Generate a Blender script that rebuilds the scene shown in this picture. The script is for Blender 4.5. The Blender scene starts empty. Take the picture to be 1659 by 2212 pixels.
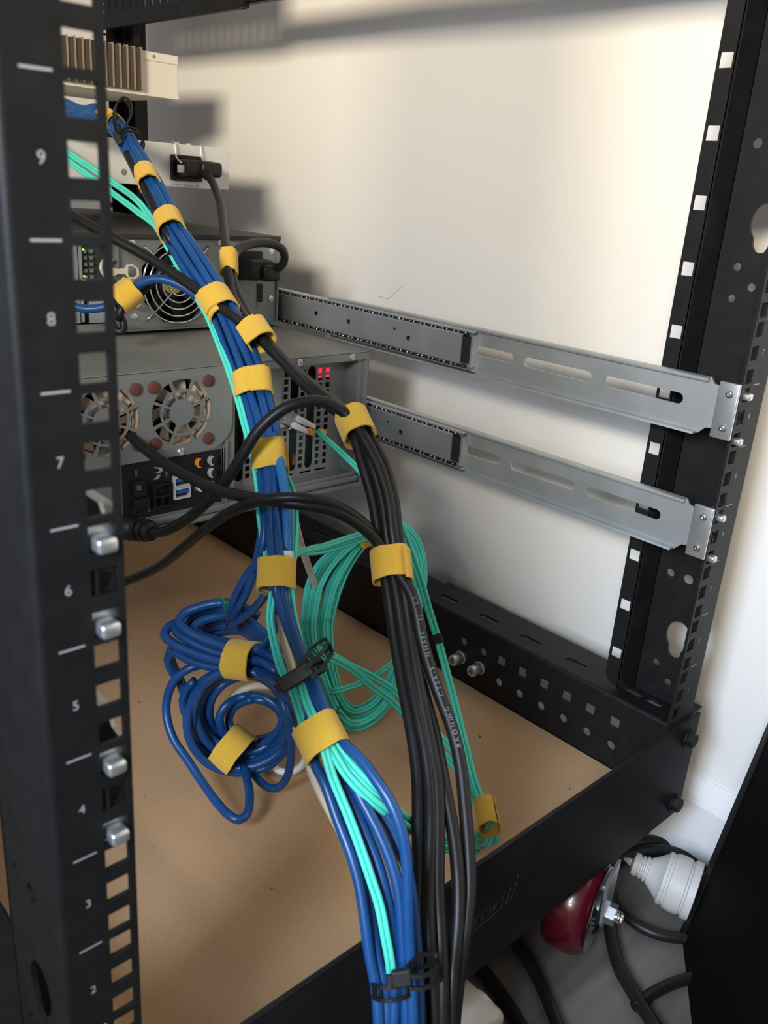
import bpy, bmesh, math, random
from mathutils import Vector as V, Matrix
from mathutils.geometry import tessellate_polygon
random.seed(7)
S = 0.001            # everything below is written in millimetres
PI = math.pi
sc = bpy.context.scene
COL = sc.collection

# ------------------------------------------------------------------ camera, world, lights, exposure
cam_d = bpy.data.cameras.new('camera')
cam = bpy.data.objects.new('camera', cam_d)
COL.objects.link(cam)
cam_d.sensor_fit = 'VERTICAL'
cam_d.sensor_height = 4.8
cam_d.sensor_width = 3.6
cam_d.lens = 4.0922
cam_d.clip_start = 0.01
cam_d.clip_end = 50
cam.matrix_world = Matrix(((0.7328364, 0.19002926, -0.6533297, -0.127588),
                           (-0.67682911, 0.30190992, -0.67138123, -0.257004),
                           (0.06966464, 0.93420516, 0.34986792, 0.377116),
                           (0, 0, 0, 1)))
cam_d.dof.use_dof = True
cam_d.dof.focus_distance = 0.70
cam_d.dof.aperture_fstop = 2.0
sc.camera = cam

world = bpy.data.worlds.new('room_light')
sc.world = world
world.use_nodes = True
bg = world.node_tree.nodes['Background']
bg.inputs[0].default_value = (0.70, 0.69, 0.71, 1)
bg.inputs[1].default_value = 0.38

def area_light(name, loc, target, size, size_y, power, color):
    d = bpy.data.lights.new(name, 'AREA')
    d.shape = 'RECTANGLE'
    d.size = size * S
    d.size_y = size_y * S
    d.energy = power
    d.color = color
    o = bpy.data.objects.new(name, d)
    COL.objects.link(o)
    o.location = V(loc) * S
    o.rotation_euler = (V(target) - V(loc)).to_track_quat('-Z', 'Y').to_euler()
    return o

area_light('window_key', (-1356, -733, 852), (450, 350, 220), 560, 330, 66, (1.0, 0.865, 0.66))
fill = area_light('cool_fill', (-560, -215, 540), (540, 30, -40), 280, 280, 2.5, (0.66, 0.80, 1.0))  # added cool lamp that brightens the lower right wall, not a window
fill.data.spread = math.radians(75)

sc.view_settings.view_transform = 'Standard'
sc.view_settings.look = 'None'
sc.view_settings.exposure = 0.0
sc.view_settings.gamma = 1.0
sc.view_settings.use_curve_mapping = False

# ------------------------------------------------------------------ materials
def mat(name, col, rough=0.5, metal=0.0, noise=0.0, nscale=200.0, bump=0.0, bscale=600.0, col2=None,
        spec=0.5, emit=None, estr=0.0, stretch=None, coat=0.0, sheen=0.0, spots=None):
    m = bpy.data.materials.new(name)
    m.use_nodes = True
    nt = m.node_tree
    b = nt.nodes['Principled BSDF']
    b.inputs['Base Color'].default_value = (*col, 1)
    b.inputs['Roughness'].default_value = rough
    b.inputs['Metallic'].default_value = metal
    b.inputs['Specular IOR Level'].default_value = spec
    if coat: b.inputs['Coat Weight'].default_value = coat
    if sheen: b.inputs['Sheen Weight'].default_value = sheen
    tc = nt.nodes.new('ShaderNodeTexCoord')
    vec = tc.outputs['Object']
    if stretch:
        mp = nt.nodes.new('ShaderNodeMapping')
        mp.inputs['Scale'].default_value = stretch
        nt.links.new(vec, mp.inputs['Vector'])
        vec = mp.outputs['Vector']
    out = None
    if noise or col2:
        n = nt.nodes.new('ShaderNodeTexNoise')
        n.inputs['Scale'].default_value = nscale
        n.inputs['Detail'].default_value = 6
        nt.links.new(vec, n.inputs['Vector'])
        r = nt.nodes.new('ShaderNodeValToRGB')
        c2 = col2 or tuple(max(0, c * (1 - noise)) for c in col)
        c1 = col if col2 else tuple(min(1, c * (1 + noise)) for c in col)
        r.color_ramp.elements[0].position = 0.33
        r.color_ramp.elements[1].position = 0.67
        r.color_ramp.elements[0].color = (*c2, 1)
        r.color_ramp.elements[1].color = (*c1, 1)
        nt.links.new(n.outputs['Fac'], r.inputs['Fac'])
        out = r.outputs['Color']
    if spots:
        vo = nt.nodes.new('ShaderNodeTexNoise')
        vo.inputs['Scale'].default_value = spots[0]
        vo.inputs['Detail'].default_value = 1
        nt.links.new(tc.outputs['Object'], vo.inputs['Vector'])
        r2 = nt.nodes.new('ShaderNodeValToRGB')
        r2.color_ramp.elements[0].position = spots[1]
        r2.color_ramp.elements[1].position = spots[1] + 0.03
        r2.color_ramp.elements[0].color = (0, 0, 0, 1)
        r2.color_ramp.elements[1].color = (1, 1, 1, 1)
        nt.links.new(vo.outputs['Fac'], r2.inputs['Fac'])
        mx = nt.nodes.new('ShaderNodeMix')
        mx.data_type = 'RGBA'
        mx.inputs['B'].default_value = (*spots[2], 1)
        if out: nt.links.new(out, mx.inputs['A'])
        else: mx.inputs['A'].default_value = (*col, 1)
        nt.links.new(r2.outputs['Color'], mx.inputs['Factor'])
        out = mx.outputs['Result']
    if out: nt.links.new(out, b.inputs['Base Color'])
    if bump:
        n2 = nt.nodes.new('ShaderNodeTexNoise')
        n2.inputs['Scale'].default_value = bscale
        n2.inputs['Detail'].default_value = 3
        nt.links.new(vec, n2.inputs['Vector'])
        bp = nt.nodes.new('ShaderNodeBump')
        bp.inputs['Strength'].default_value = bump
        bp.inputs['Distance'].default_value = 0.0006
        nt.links.new(n2.outputs['Fac'], bp.inputs['Height'])
        nt.links.new(bp.outputs['Normal'], b.inputs['Normal'])
    if emit:
        b.inputs['Emission Color'].default_value = (*emit, 1)
        b.inputs['Emission Strength'].default_value = estr
    return m

M = dict(
    wall=mat('wall_paint', (0.81, 0.79, 0.755), 0.75, noise=0.015, nscale=3, bump=0.12, bscale=260),
    skirting=mat('skirting_paint', (0.80, 0.80, 0.80), 0.45, bump=0.03, bscale=200),
    floor=mat('floor_vinyl', (0.125, 0.115, 0.105), 0.5, noise=0.25, nscale=9, bump=0.1, bscale=90, stretch=(1, 6, 1), spots=(16, 0.72, (0.09, 0.08, 0.07))),
    black=mat('black_powder_coat', (0.0078, 0.0079, 0.0083), 0.5, noise=0.2, nscale=80, bump=0.22, bscale=1500, spec=0.24),
    blackp=mat('black_panel_coat', (0.003, 0.003, 0.0033), 0.7, bump=0.15, bscale=900, spec=0.08),
    galv=mat('galvanised_steel', (0.44, 0.465, 0.475), 0.45, 0.75, noise=0.12, nscale=22, bump=0.05, bscale=300),
    zinc=mat('bright_zinc', (0.62, 0.65, 0.68), 0.33, 0.9, noise=0.08, nscale=40),
    steel=mat('grey_chassis_steel', (0.235, 0.245, 0.235), 0.55, 0.45, noise=0.1, nscale=14, bump=0.05, bscale=500),
    lid=mat('dusty_lid_steel', (0.235, 0.24, 0.22), 0.62, 0.35, noise=0.16, nscale=9, bump=0.08, bscale=700),
    blid=mat('black_lid', (0.028, 0.028, 0.027), 0.6, 0.2, noise=0.25, nscale=12),
    chrome=mat('chrome', (0.75, 0.76, 0.78), 0.16, 1.0),
    dark=mat('dark_interior', (0.006, 0.006, 0.007), 0.8),
    blackplastic=mat('black_plastic', (0.0085, 0.0085, 0.009), 0.5, spec=0.35),
    mdf=mat('mdf_board', (0.52, 0.32, 0.17), 0.72, noise=0.05, nscale=420, bump=0.05, bscale=900, spots=(95, 0.80, (0.10, 0.055, 0.03))),
    mdfedge=mat('mdf_edge', (0.25, 0.15, 0.08), 0.8, noise=0.1, nscale=400),
    blue=mat('blue_pvc', (0.007, 0.064, 0.215), 0.34, noise=0.08, nscale=60, spec=0.5),
    blue2=mat('light_blue_pvc', (0.02, 0.17, 0.42), 0.38, noise=0.06, nscale=60),
    aqua=mat('aqua_fibre_jacket', (0.085, 0.70, 0.55), 0.5, noise=0.05, nscale=80),
    cord=mat('black_cord_pvc', (0.009, 0.009, 0.0093), 0.42, noise=0.2, nscale=120, spec=0.35),
    cream=mat('cream_pvc', (0.60, 0.53, 0.40), 0.45, noise=0.06, nscale=60),
    white=mat('white_pvc', (0.74, 0.74, 0.73), 0.4),
    felt=mat('yellow_hook_and_loop', (0.72, 0.44, 0.045), 0.95, noise=0.07, nscale=900, bump=0.6, bscale=2200, sheen=0.25),
    feltd=mat('yellow_hook_and_loop_edge', (0.52, 0.29, 0.02), 0.95, noise=0.12, nscale=900),
    switch=mat('pale_switch_metal', (0.62, 0.62, 0.60), 0.5, 0.1, bump=0.04, bscale=800),
    creamdev=mat('cream_device_case', (0.66, 0.63, 0.54), 0.5, bump=0.04, bscale=800),
    fin=mat('brown_fin', (0.060, 0.042, 0.030), 0.6),
    finedge=mat('fin_edge', (0.33, 0.27, 0.20), 0.5, 0.3),
    ink=mat('white_ink', (0.36, 0.36, 0.37), 0.7),
    ink2=mat('dim_logo_ink', (0.045, 0.045, 0.047), 0.6),
    ink3=mat('grey_cable_print', (0.22, 0.22, 0.23), 0.7),
    inkd=mat('dark_ink', (0.10, 0.10, 0.10), 0.7),
    rubber=mat('rust_red_rubber', (0.105, 0.032, 0.022), 0.75, noise=0.1, nscale=200),
    blade=mat('tan_fan_blade', (0.46, 0.35, 0.25), 0.6, noise=0.15, nscale=50),
    gold=mat('fan_sticker', (0.40, 0.28, 0.05), 0.5),
    orange=mat('orange_plastic', (0.85, 0.30, 0.03), 0.45),
    jackblue=mat('pale_blue_jack', (0.33, 0.42, 0.52), 0.45),
    jackgrn=mat('pale_green_jack', (0.45, 0.55, 0.40), 0.45),
    pink=mat('pink_jack', (0.65, 0.2, 0.2), 0.45),
    usb=mat('usb_blue', (0.02, 0.10, 0.38), 0.45),
    pcb=mat('green_circuit_board', (0.026, 0.042, 0.03), 0.5, noise=0.3, nscale=300),
    beige=mat('beige_plastic', (0.62, 0.56, 0.44), 0.5),
    ledr=mat('red_led', (0.8, 0.02, 0.03), 0.4, emit=(1, 0.02, 0.05), estr=1.6),
    ledg=mat('green_led', (0.1, 0.8, 0.05), 0.4, emit=(0.25, 1, 0.03), estr=3.0),
    wheel=mat('dark_red_wheel', (0.075, 0.003, 0.009), 0.25, coat=0.2),
    green=mat('green_twist_wire', (0.01, 0.13, 0.07), 0.5),
    plugw=mat('white_rubber_plug', (0.58, 0.57, 0.55), 0.5, noise=0.05, nscale=30),
    creamplug=mat('cream_plastic', (0.58, 0.54, 0.46), 0.5, noise=0.12, nscale=40),
    bluish=mat('white_plastic_rim', (0.62, 0.66, 0.74), 0.4),
)

# ------------------------------------------------------------------ object helpers
WLOC = {}
def link(o, parent, wl):
    COL.objects.link(o)
    if parent is not None:
        o.parent = parent
        o.location = (wl - WLOC[parent.name]) * S
    else:
        o.location = wl * S
    WLOC[o.name] = wl
    return o

def thing(name, label, cat, loc, group=None):
    o = bpy.data.objects.new(name, None)
    o.empty_display_size = 0.02
    link(o, None, V(loc))
    o['label'] = label
    o['category'] = cat
    if group: o['group'] = group
    return o

def tag(o, label, cat, group=None):
    o['label'] = label
    o['category'] = cat
    if group: o['group'] = group
    return o

def obj(name, bm, m, parent=None, smooth=False, label=None, kind=None, recalc=True):
    if recalc: bmesh.ops.recalc_face_normals(bm, faces=bm.faces)
    lo = V((1e9,) * 3); hi = V((-1e9,) * 3)
    for v in bm.verts:
        for i in range(3):
            lo[i] = min(lo[i], v.co[i]); hi[i] = max(hi[i], v.co[i])
    c = (lo + hi) / 2
    for v in bm.verts: v.co = (v.co - c) * S
    me = bpy.data.meshes.new(name)
    bm.to_mesh(me); bm.free()
    for mm in (m if isinstance(m, (list, tuple)) else [m]): me.materials.append(mm)
    if smooth:
        for p in me.polygons: p.use_smooth = True
        if smooth != 'all':
            me.set_sharp_from_angle(angle=math.radians(38))
    o = bpy.data.objects.new(name, me)
    link(o, parent, c)
    if label: o['label'] = label
    if kind: o['kind'] = kind
    return o

def NB(): return bmesh.new()

def box(bm, x0, x1, y0, y1, z0, z1, bev=0.0, seg=2, rot=None, piv=None):
    t = bmesh.new()
    bmesh.ops.create_cube(t, size=1)
    for v in t.verts:
        v.co = V(((x0 + x1) / 2 + v.co.x * (x1 - x0), (y0 + y1) / 2 + v.co.y * (y1 - y0), (z0 + z1) / 2 + v.co.z * (z1 - z0)))
    if bev: bmesh.ops.bevel(t, geom=list(t.edges), offset=bev, segments=seg, affect='EDGES', profile=0.5)
    if rot is not None:
        p = V(piv) if piv else V(((x0 + x1) / 2, (y0 + y1) / 2, (z0 + z1) / 2))
        for v in t.verts: v.co = rot @ (v.co - p) + p
    merge(bm, t)

def merge(bm, t):
    mp = {}
    for v in t.verts: mp[v] = bm.verts.new(v.co)
    for f in t.faces:
        try:
            nf = bm.faces.new([mp[v] for v in f.verts]); nf.material_index = f.material_index
        except ValueError: pass
    t.free()

def prism(bm, outer, holes, o, u, v, n, t):
    """polygon with holes in the plane o + a*u + b*v, extruded by t along n"""
    o, u, v, n = V(o), V(u), V(v), V(n)
    loops = [outer] + list(holes)
    tri = tessellate_polygon([[V((p[0], p[1], 0)) for p in l] for l in loops])
    flat = [p for l in loops for p in l]
    a = [bm.verts.new(o + u * p[0] + v * p[1]) for p in flat]
    b = [bm.verts.new(o + u * p[0] + v * p[1] + n * t) for p in flat]
    for x, y, z in tri:
        try:
            bm.faces.new((a[x], a[y], a[z])); bm.faces.new((b[z], b[y], b[x]))
        except ValueError: pass
    k = 0
    for l in loops:
        m = len(l)
        for i in range(m):
            j = (i + 1) % m
            bm.faces.new((a[k + i], a[k + j], b[k + j], b[k + i]))
        k += m

def rect(x0, x1, y0, y1): return [(x0, y0), (x1, y0), (x1, y1), (x0, y1)]
def circ(x, y, r, n=16): return [(x + r * math.cos(2 * PI * i / n), y + r * math.sin(2 * PI * i / n)) for i in range(n)]
def slot(x0, x1, y, h, n=6):
    r = h / 2
    p = [(x1 - r + r * math.cos(-PI / 2 + PI * i / n), y + r * math.sin(-PI / 2 + PI * i / n)) for i in range(n + 1)]
    return p + [(x0 + r + r * math.cos(PI / 2 + PI * i / n), y + r * math.sin(PI / 2 + PI * i / n)) for i in range(n + 1)]
def rrect(x0, x1, y0, y1, r, n=5):
    p = []
    for cx, cy, a in ((x1 - r, y0 + r, -PI / 2), (x1 - r, y1 - r, 0), (x0 + r, y1 - r, PI / 2), (x0 + r, y0 + r, PI)):
        p += [(cx + r * math.cos(a + PI / 2 * i / n), cy + r * math.sin(a + PI / 2 * i / n)) for i in range(n + 1)]
    return p

def cyl(bm, p0, p1, r0, r1=None, n=16, cap=True):
    r1 = r0 if r1 is None else r1
    lathe(bm, [(0, r0), ((V(p1) - V(p0)).length, r1)], p0, V(p1) - V(p0), n, cap)

def lathe(bm, prof, o, ax, n=20, cap=True):
    o, ax = V(o), V(ax).normalized()
    s = ax.orthogonal().normalized(); t = ax.cross(s)
    rings = []
    for h, r in prof:
        rings.append([bm.verts.new(o + ax * h + (s * math.cos(2 * PI * i / n) + t * math.sin(2 * PI * i / n)) * max(r, 1e-3)) for i in range(n)])
    for a, b in zip(rings, rings[1:]):
        for i in range(n): bm.faces.new((a[i], a[(i + 1) % n], b[(i + 1) % n], b[i]))
    if cap:
        bm.faces.new(rings[0][::-1]); bm.faces.new(rings[-1])

def hexhead(bm, o, ax, r, h, socket=False):
    cyl(bm, o, V(o) + V(ax).normalized() * h, r, r * 0.97, 6)

def crom(P, step=5.0, closed=False):
    P = [V(p) for p in P]
    out = []
    n = len(P)
    for i in range(n if closed else n - 1):
        if closed: p0, p1, p2, p3 = P[(i - 1) % n], P[i], P[(i + 1) % n], P[(i + 2) % n]
        else:
            p1, p2 = P[i], P[i + 1]
            p0 = P[i - 1] if i else p1 * 2 - p2
            p3 = P[i + 2] if i + 2 < n else p2 * 2 - p1
        d1 = max((p1 - p0).length, 1e-3) ** 0.5; d2 = max((p2 - p1).length, 1e-3) ** 0.5; d3 = max((p3 - p2).length, 1e-3) ** 0.5
        m1 = ((p1 - p0) / d1 - (p2 - p0) / (d1 + d2) + (p2 - p1) / d2) * d2
        m2 = ((p2 - p1) / d2 - (p3 - p1) / (d2 + d3) + (p3 - p2) / d3) * d2
        k = max(2, int((p2 - p1).length / step))
        for j in range(k):
            s = j / k
            out.append(p1 * (2 * s**3 - 3 * s**2 + 1) + m1 * (s**3 - 2 * s**2 + s) + p2 * (-2 * s**3 + 3 * s**2) + m2 * (s**3 - s**2))
    if not closed: out.append(P[-1])
    return out

def tube(bm, path, r, n=10, cap=True, closed=False):
    path = [V(p) for p in path]
    m = len(path)
    rings = []
    prev = None
    for i in range(m):
        if closed: t = path[(i + 1) % m] - path[i - 1]
        else: t = path[min(i + 1, m - 1)] - path[max(i - 1, 0)]
        t.normalize()
        if prev is None: s = t.orthogonal().normalized()
        else:
            s = prev - t * prev.dot(t); s.normalize()
        prev = s
        b = t.cross(s)
        rr = r(i / max(m - 1, 1)) if callable(r) else r
        rings.append([bm.verts.new(path[i] + (s * math.cos(2 * PI * k / n) + b * math.sin(2 * PI * k / n)) * rr) for k in range(n)])
    for i in range(m if closed else m - 1):
        a, c = rings[i], rings[(i + 1) % m]
        for k in range(n): bm.faces.new((a[k], a[(k + 1) % n], c[(k + 1) % n], c[k]))
    if cap and not closed:
        bm.faces.new(rings[0][::-1]); bm.faces.new(rings[-1])

GLY = {}
def glyph(ch, shear=0.0):
    """triangulated outline of one character, height 1 for capitals, as (verts, faces, advance)"""
    if (ch, shear) in GLY: return GLY[(ch, shear)]
    cu = bpy.data.curves.new('glyph', 'FONT')
    cu.body = ch
    cu.size = 1.0
    cu.shear = shear
    o = bpy.data.objects.new('glyph', cu)
    COL.objects.link(o)
    dg = bpy.context.evaluated_depsgraph_get()
    me = bpy.data.meshes.new_from_object(o.evaluated_get(dg))
    vs = [(v.co.x, v.co.y) for v in me.vertices]
    fs = [tuple(p.vertices) for p in me.polygons]
    adv = (max(v[0] for v in vs) if vs else 0.3) + 0.07
    COL.objects.unlink(o); bpy.data.objects.remove(o); bpy.data.curves.remove(cu); bpy.data.meshes.remove(me)
    GLY[(ch, shear)] = (vs, fs, adv)
    return GLY[(ch, shear)]

def text(bm, s, o, u, v, size, center=False, shear=0.0, space=1.0, warp=None):
    o, u, v = V(o), V(u), V(v)
    x = 0.0
    pts = []
    for ch in s:
        if ch == ' ':
            x += 0.35 * space; continue
        g = glyph(ch, shear)
        pts.append((x, g)); x += g[2] * space
    off = -x / 2 if center else 0
    for x0, (vs, fs, _) in pts:
        bv = []
        for a, b in vs:
            xx, yy = (x0 + a + off) * size, b * size
            bv.append(bm.verts.new(warp(xx, yy) if warp else o + u * xx + v * yy))
        for f in fs:
            try: bm.faces.new([bv[i] for i in f])
            except ValueError: pass
    return x * size

# ------------------------------------------------------------------ the room
def struct(name, bm, m, parent=None, smooth=False):
    o = obj(name, bm, m, parent, smooth)
    o['kind'] = 'structure'
    return o

b = NB(); box(b, 562, 600, -1200, 1700, -190, 1500); struct('wall_right', b, M['wall'])
b = NB(); box(b, -1500, 600, -1700, 1900, -210, -190); struct('floor', b, M['floor'])
b = NB()
prism(b, [(562, -190), (544, -190), (544, -126), (546, -121), (560, -108), (562, -108)], [], (0, -1200, 0), (1, 0, 0), (0, 0, 1), (0, 1, 0), 2900)
struct('baseboard_right', b, M['skirting'])
# faint pencil scratches on the paint
b = NB()
W1 = [(561.9, 488.7, 258.6), (561.9, 470.8, 257.8), (561.9, 450.7, 273.5)]
tube(b, W1, 0.22, 5)
sw = obj('pencil_mark', b, M['steel'], bpy.data.objects['wall_right'])

# ------------------------------------------------------------------ the rack
U = 44.45
rack = thing('server_rack', 'open black steel server rack with numbered square-hole posts', 'rack', (225, 400, -105))
ZT = 700
HZ = 25.3
def post(mirror, y0, ysgn, wfl, name_label, marks):
    """mounting flange on y0, web going back by 56, bevelled step and slotted rear flange"""
    bm = NB()
    sx = -1 if mirror else 1
    xin = 0 if mirror else 450
    X = lambda d: xin + sx * d
    hs = []
    for n in range(0, 16):
        for k in (6.35, 22.225, 38.1):
            z = n * U + k
            if z < ZT - 8: hs.append(rect(2.6, 12.4, z - 4.85, z + 4.85))
    prism(bm, rect(0, wfl - 3, -8, ZT), hs, (xin, y0, 0), (sx, 0, 0), (0, 0, 1), (0, ysgn, 0), 2)
    # rounded outer bend
    arc = [(wfl - 3 + 3 * math.sin(a), 3 - 3 * math.cos(a)) for a in [PI / 2 * i / 6 for i in range(7)]]
    arc += [(wfl - 3 + 1 * math.sin(a), 3 - 1 * math.cos(a)) for a in [PI / 2 * (6 - i) / 6 for i in range(7)]]
    prism(bm, [(X(p[0]), y0 + ysgn * p[1]) for p in arc], [], (0, 0, -8), (1, 0, 0), (0, 1, 0), (0, 0, 1), ZT + 8)
    # web with key holes and round holes
    hs = []
    for k in (0, 317.5):
        zc = 53.5 + k
        c = [(25.2 + 10.2 * math.cos(a), zc + 13 * math.sin(a)) for a in [math.radians(-52 + 284 * i / 16) for i in range(17)]]
        c += [(19.8, zc - 12), (20.2, zc - 16), (22, zc - 19), (25.4, zc - 20), (28.5, zc - 19), (31, zc - 15)]
        hs.append(c)
        for y, z, r in ((42, 103.4, 3.4), (26.4, 103.4, 4.2), (38.8, 23.2, 3), (25.5, 10.7, 3), (38.2, 1.5, 2.8)):
            if z + k > 0: hs.append(circ(y, z + k, r, 12))
    hs.append(circ(42, 417.8 + 0.0, 3.4, 12)) if False else None
    prism(bm, rect(3, 54, -8, ZT), hs, (X(wfl), y0, 0), (0, ysgn, 0), (0, 0, 1), (-sx, 0, 0), 2)
    # step inwards, then a narrow strip with one square hole per unit
    st = [(wfl, 53), (wfl, 55), (wfl - 18, 60), (wfl - 20, 60), (wfl - 20, 58), (wfl - 2, 53.6), (wfl - 2, 53)]
    prism(bm, [(X(p[0]), y0 + ysgn * p[1]) for p in st], [], (0, 0, -8), (1, 0, 0), (0, 1, 0), (0, 0, 1), ZT + 8)
    o2 = [(59, -5), (59, ZT), (72.5, ZT), (72.5, 7), (72, 3), (70.4, -0.5), (67.5, -3), (64, -4.6)]
    hs = [rect(66.3 - 4.75, 66.3 + 4.75, HZ + U * i - 4.75, HZ + U * i + 4.75) for i in range(0, 15)]
    prism(bm, o2, hs, (X(wfl - 20), y0, 0), (0, ysgn, 0), (0, 0, 1), (sx, 0, 0), 2)
    p = obj('upright_post', bm, M['black'], rack, smooth=True)
    p['label'] = name_label
    if marks:
        uu = V((1, 0, 0))
        a, c = sorted((X(15.7), X(24.9)))
        for n in range(1, 16):
            z = U * n
            if n < 15:
                bt = NB(); text(bt, str(n), (X(20.2), y0 - 0.12, U * (n - 0.5) - 1.9), uu, (0, 0, 1), 5.3, True)
                obj('unit_number', bt, M['ink'], p, recalc=False)
            bt = NB()
            bt.faces.new([bt.verts.new(V(w)) for w in ((a, y0 - 0.12, z - .35), (c, y0 - 0.12, z - .35), (c, y0 - 0.12, z + .35), (a, y0 - 0.12, z + .35))])
            obj('unit_line', bt, M['ink'], p, recalc=False)
    return p
post_l = post(True, 0, 1, 32, 'near left post, out of focus, with large white unit numbers', True)
post_r = post(False, 0, 1, 39, 'near right post holding the slide rails', True)
post_f = post(False, 928, -1, 39, 'far right post behind the white switch', False)

# cage nuts in the middle holes of units 4 and 6
def cage_nut(p, x):
    for n in (3, 5):
        z = n * U + 22.225
        bm = NB()
        prism(bm, rrect(-4.9, 4.9, -4.7, 4.7, 0.8, 2), [circ(0.8, 0, 2.9, 14)], (x, 1.0, z), (1, 0, 0), (0, 0, 1), (0, 1, 0), 5)
        box(bm, x - 6.3, x + 6.3, 2.1, 3.2, z - 6, z + 6)
        box(bm, x - 3.0, x - 2.3, -0.4, 1.2, z - 4.5, z + 4.5)
        obj('cage_nut', bm, M['black'], p, smooth=True)
cage_nut(post_l, -7.5)
cage_nut(post_r, 457.5)

# bottom side rails (C section): inner face with holes, top flange with slots
def side_rail(mirror):
    sx = -1 if mirror else 1
    fx = -8 if mirror else 458
    X = lambda d: fx + sx * d
    bm = NB()
    hs = []
    for i in range(6):
        y = 50 + 24.75 * i
        hs.append(rect(y - 4.6, y + 4.6, -34.6, -25.4))
        hs.append(circ(y - 0.4, -52.8, 4.1, 14))
    hs += [circ(y, -31, 4, 12) for y in (196, 221)]
    prism(bm, rect(1, 285, -105, -10), hs, (fx, 0, 0), (0, 1, 0), (0, 0, 1), (sx, 0, 0), 2)
    arc = [(3 - 3 * math.cos(a), -10 + 3 * math.sin(a)) for a in [PI / 2 * i / 5 for i in range(6)]] + [(3, -9), (2, -10)]
    prism(bm, [(X(p[0]), p[1]) for p in arc], [], (0, 1, 0), (1, 0, 0), (0, 0, 1), (0, 1, 0), 927)
    sl = [slot(y - 11, y + 11, 20, 6.5) for y in (107, 158.5, 210, 261.5)] + [slot(40, 58, 20, 6.5), slot(22, 36, 20, 6.5)]
    prism(bm, rect(1, 290, 3, 48), sl, (fx, 0, -9), (0, 1, 0), (sx, 0, 0), (0, 0, 1), 2)
    r = obj('side_rail', bm, M['black'], rack, smooth=True)
    r['label'] = 'bottom side rail at the left' if mirror else 'bottom side rail at the wall with square and round holes'
    bm = NB()
    prism(bm, rect(285, 928, -105, -10), [], (X(0.5), 0, 0), (0, 1, 0), (0, 0, 1), (sx, 0, 0), 2)
    sl = [slot(y - 11, y + 11, 20, 6.5) for y in range(313, 900, 52)]
    prism(bm, rect(290, 928, 3, 42), sl, (fx, 0, -9.2), (0, 1, 0), (sx, 0, 0), (0, 0, 1), 2)
    obj('side_rail_extension', bm, M['black'], rack)
    return r
rail_r = side_rail(False)
side_rail(True)
for y in (197.5, 222):
    bm = NB()
    lathe(bm, [(0, 6.6), (1.2, 6.6), (1.6, 5.6), (12, 5.6), (13, 4.9), (13, 2.7), (7, 2.7)], (458, y, -48.5), (-1, 0, 0), 20)
    obj('socket_screw', bm, M['zinc'], rack, smooth=True, label='steel socket screw on the side rail')
# front and far cross bars
bm = NB(); box(bm, -46, 498, -2.6, 0, -105, -9, 0.4, 1); box(bm, -46, 498, -2.6, 0.4, -9.6, -8.6)
crossbar = obj('cross_bar', bm, M['black'], rack, label='near bottom cross bar with a faint logo')
bm = NB(); box(bm, -46, 498, 928, 931, -105, -9); obj('cross_bar', bm, M['black'], rack)
bt = NB()
LO = V((218.5, -2.75, -59.6)); LU = V((0.74, 0, 0.0)); LV = V((0, 0, 1))
text(bt, 'iscwill', LO, LU, LV, 18.5, False, 0.3, 0.98)
sw_top = [(206, -67), (222, -62.9), (236, -61.4), (250, -60.6), (258, -59.4), (263.5, -57), (265.6, -54)]
sw_bot = [(206, -67.4), (222, -64.4), (236, -63.4), (250, -62.4), (258.4, -60.6), (264, -57.6), (265.9, -54)]
a = [bt.verts.new((p[0], -2.75, p[1])) for p in sw_top]; c = [bt.verts.new((p[0], -2.75, p[1])) for p in sw_bot]
for i in range(len(a) - 1): bt.faces.new((a[i], a[i + 1], c[i + 1], c[i]))
bt.faces.new([bt.verts.new((267.8 + 1.3 * math.cos(t), -2.75, -42.8 + 1.3 * math.sin(t))) for t in [2 * PI * i / 10 for i in range(10)]])
obj('printed_logo', bt, M['ink2'], crossbar, label='faint grey slanted lettering over a swoosh', recalc=False)
for z, dx in ((-27.5, 0), (-92, 0)):
    bm = NB()
    o = V((485, -2.6, z))
    cyl(bm, o, o + V((0, -1.3, 0)), 8.2, n=24)
    hexhead(bm, o + V((0, -1.3, 0)), (0, -1, 0), 6.3, 4.6)
    obj('hex_bolt', bm, M['black'], rack, smooth=True, label='black hex bolt at the corner')
# castor under the near right corner
CW = (386, 16, -148)
bm = NB()
cw = V(CW); ax = V((0.27, -0.963, 0)).normalized()
lathe(bm, [(-17, 14), (-17, 33), (-15, 38), (-10, 41), (0, 42), (10, 41), (15, 38), (17, 33), (17, 14)], cw, ax, 40)
castor = obj('castor', bm, M['wheel'], rack, smooth='all', label='dark red castor wheel')
bm = NB()
lathe(bm, [(17, 8), (17.3, 32), (18.8, 34), (19.4, 30), (17.8, 25), (17.8, 18), (20.5, 15), (20.5, 6)], cw, ax, 36)
obj('wheel_disc', bm, M['chrome'], castor, smooth=True)
side = V((0, 0, 1)).cross(ax).normalized()
for s in (-1, 1):
    bm = NB()
    o = cw + ax * (24 * s) - ax * 1.2
    prism(bm, [(-12, -2), (-8, -9), (0, -12), (8, -9), (12, -2), (15, 41), (-15, 41)], [], o, side, (0, 0, 1), ax, 2.4)
    obj('fork', bm, M['zinc'], castor)
bm = NB(); box(bm, cw.x - 30, cw.x + 30, cw.y - 5, cw.y + 55, -107.5, -105); obj('mounting_plate', bm, M['zinc'], castor)
bm = NB()
o = cw + ax * 25.2
hexhead(bm, o, ax, 8.6, 7)
lathe(bm, [(7, 5.2), (8.5, 5.2), (8.8, 4.6), (9.5, 5.2), (10.5, 5.2), (11.2, 4.4), (13, 4.2)], o, ax, 16)
obj('axle_nut', bm, M['chrome'], castor, smooth=True)

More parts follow.
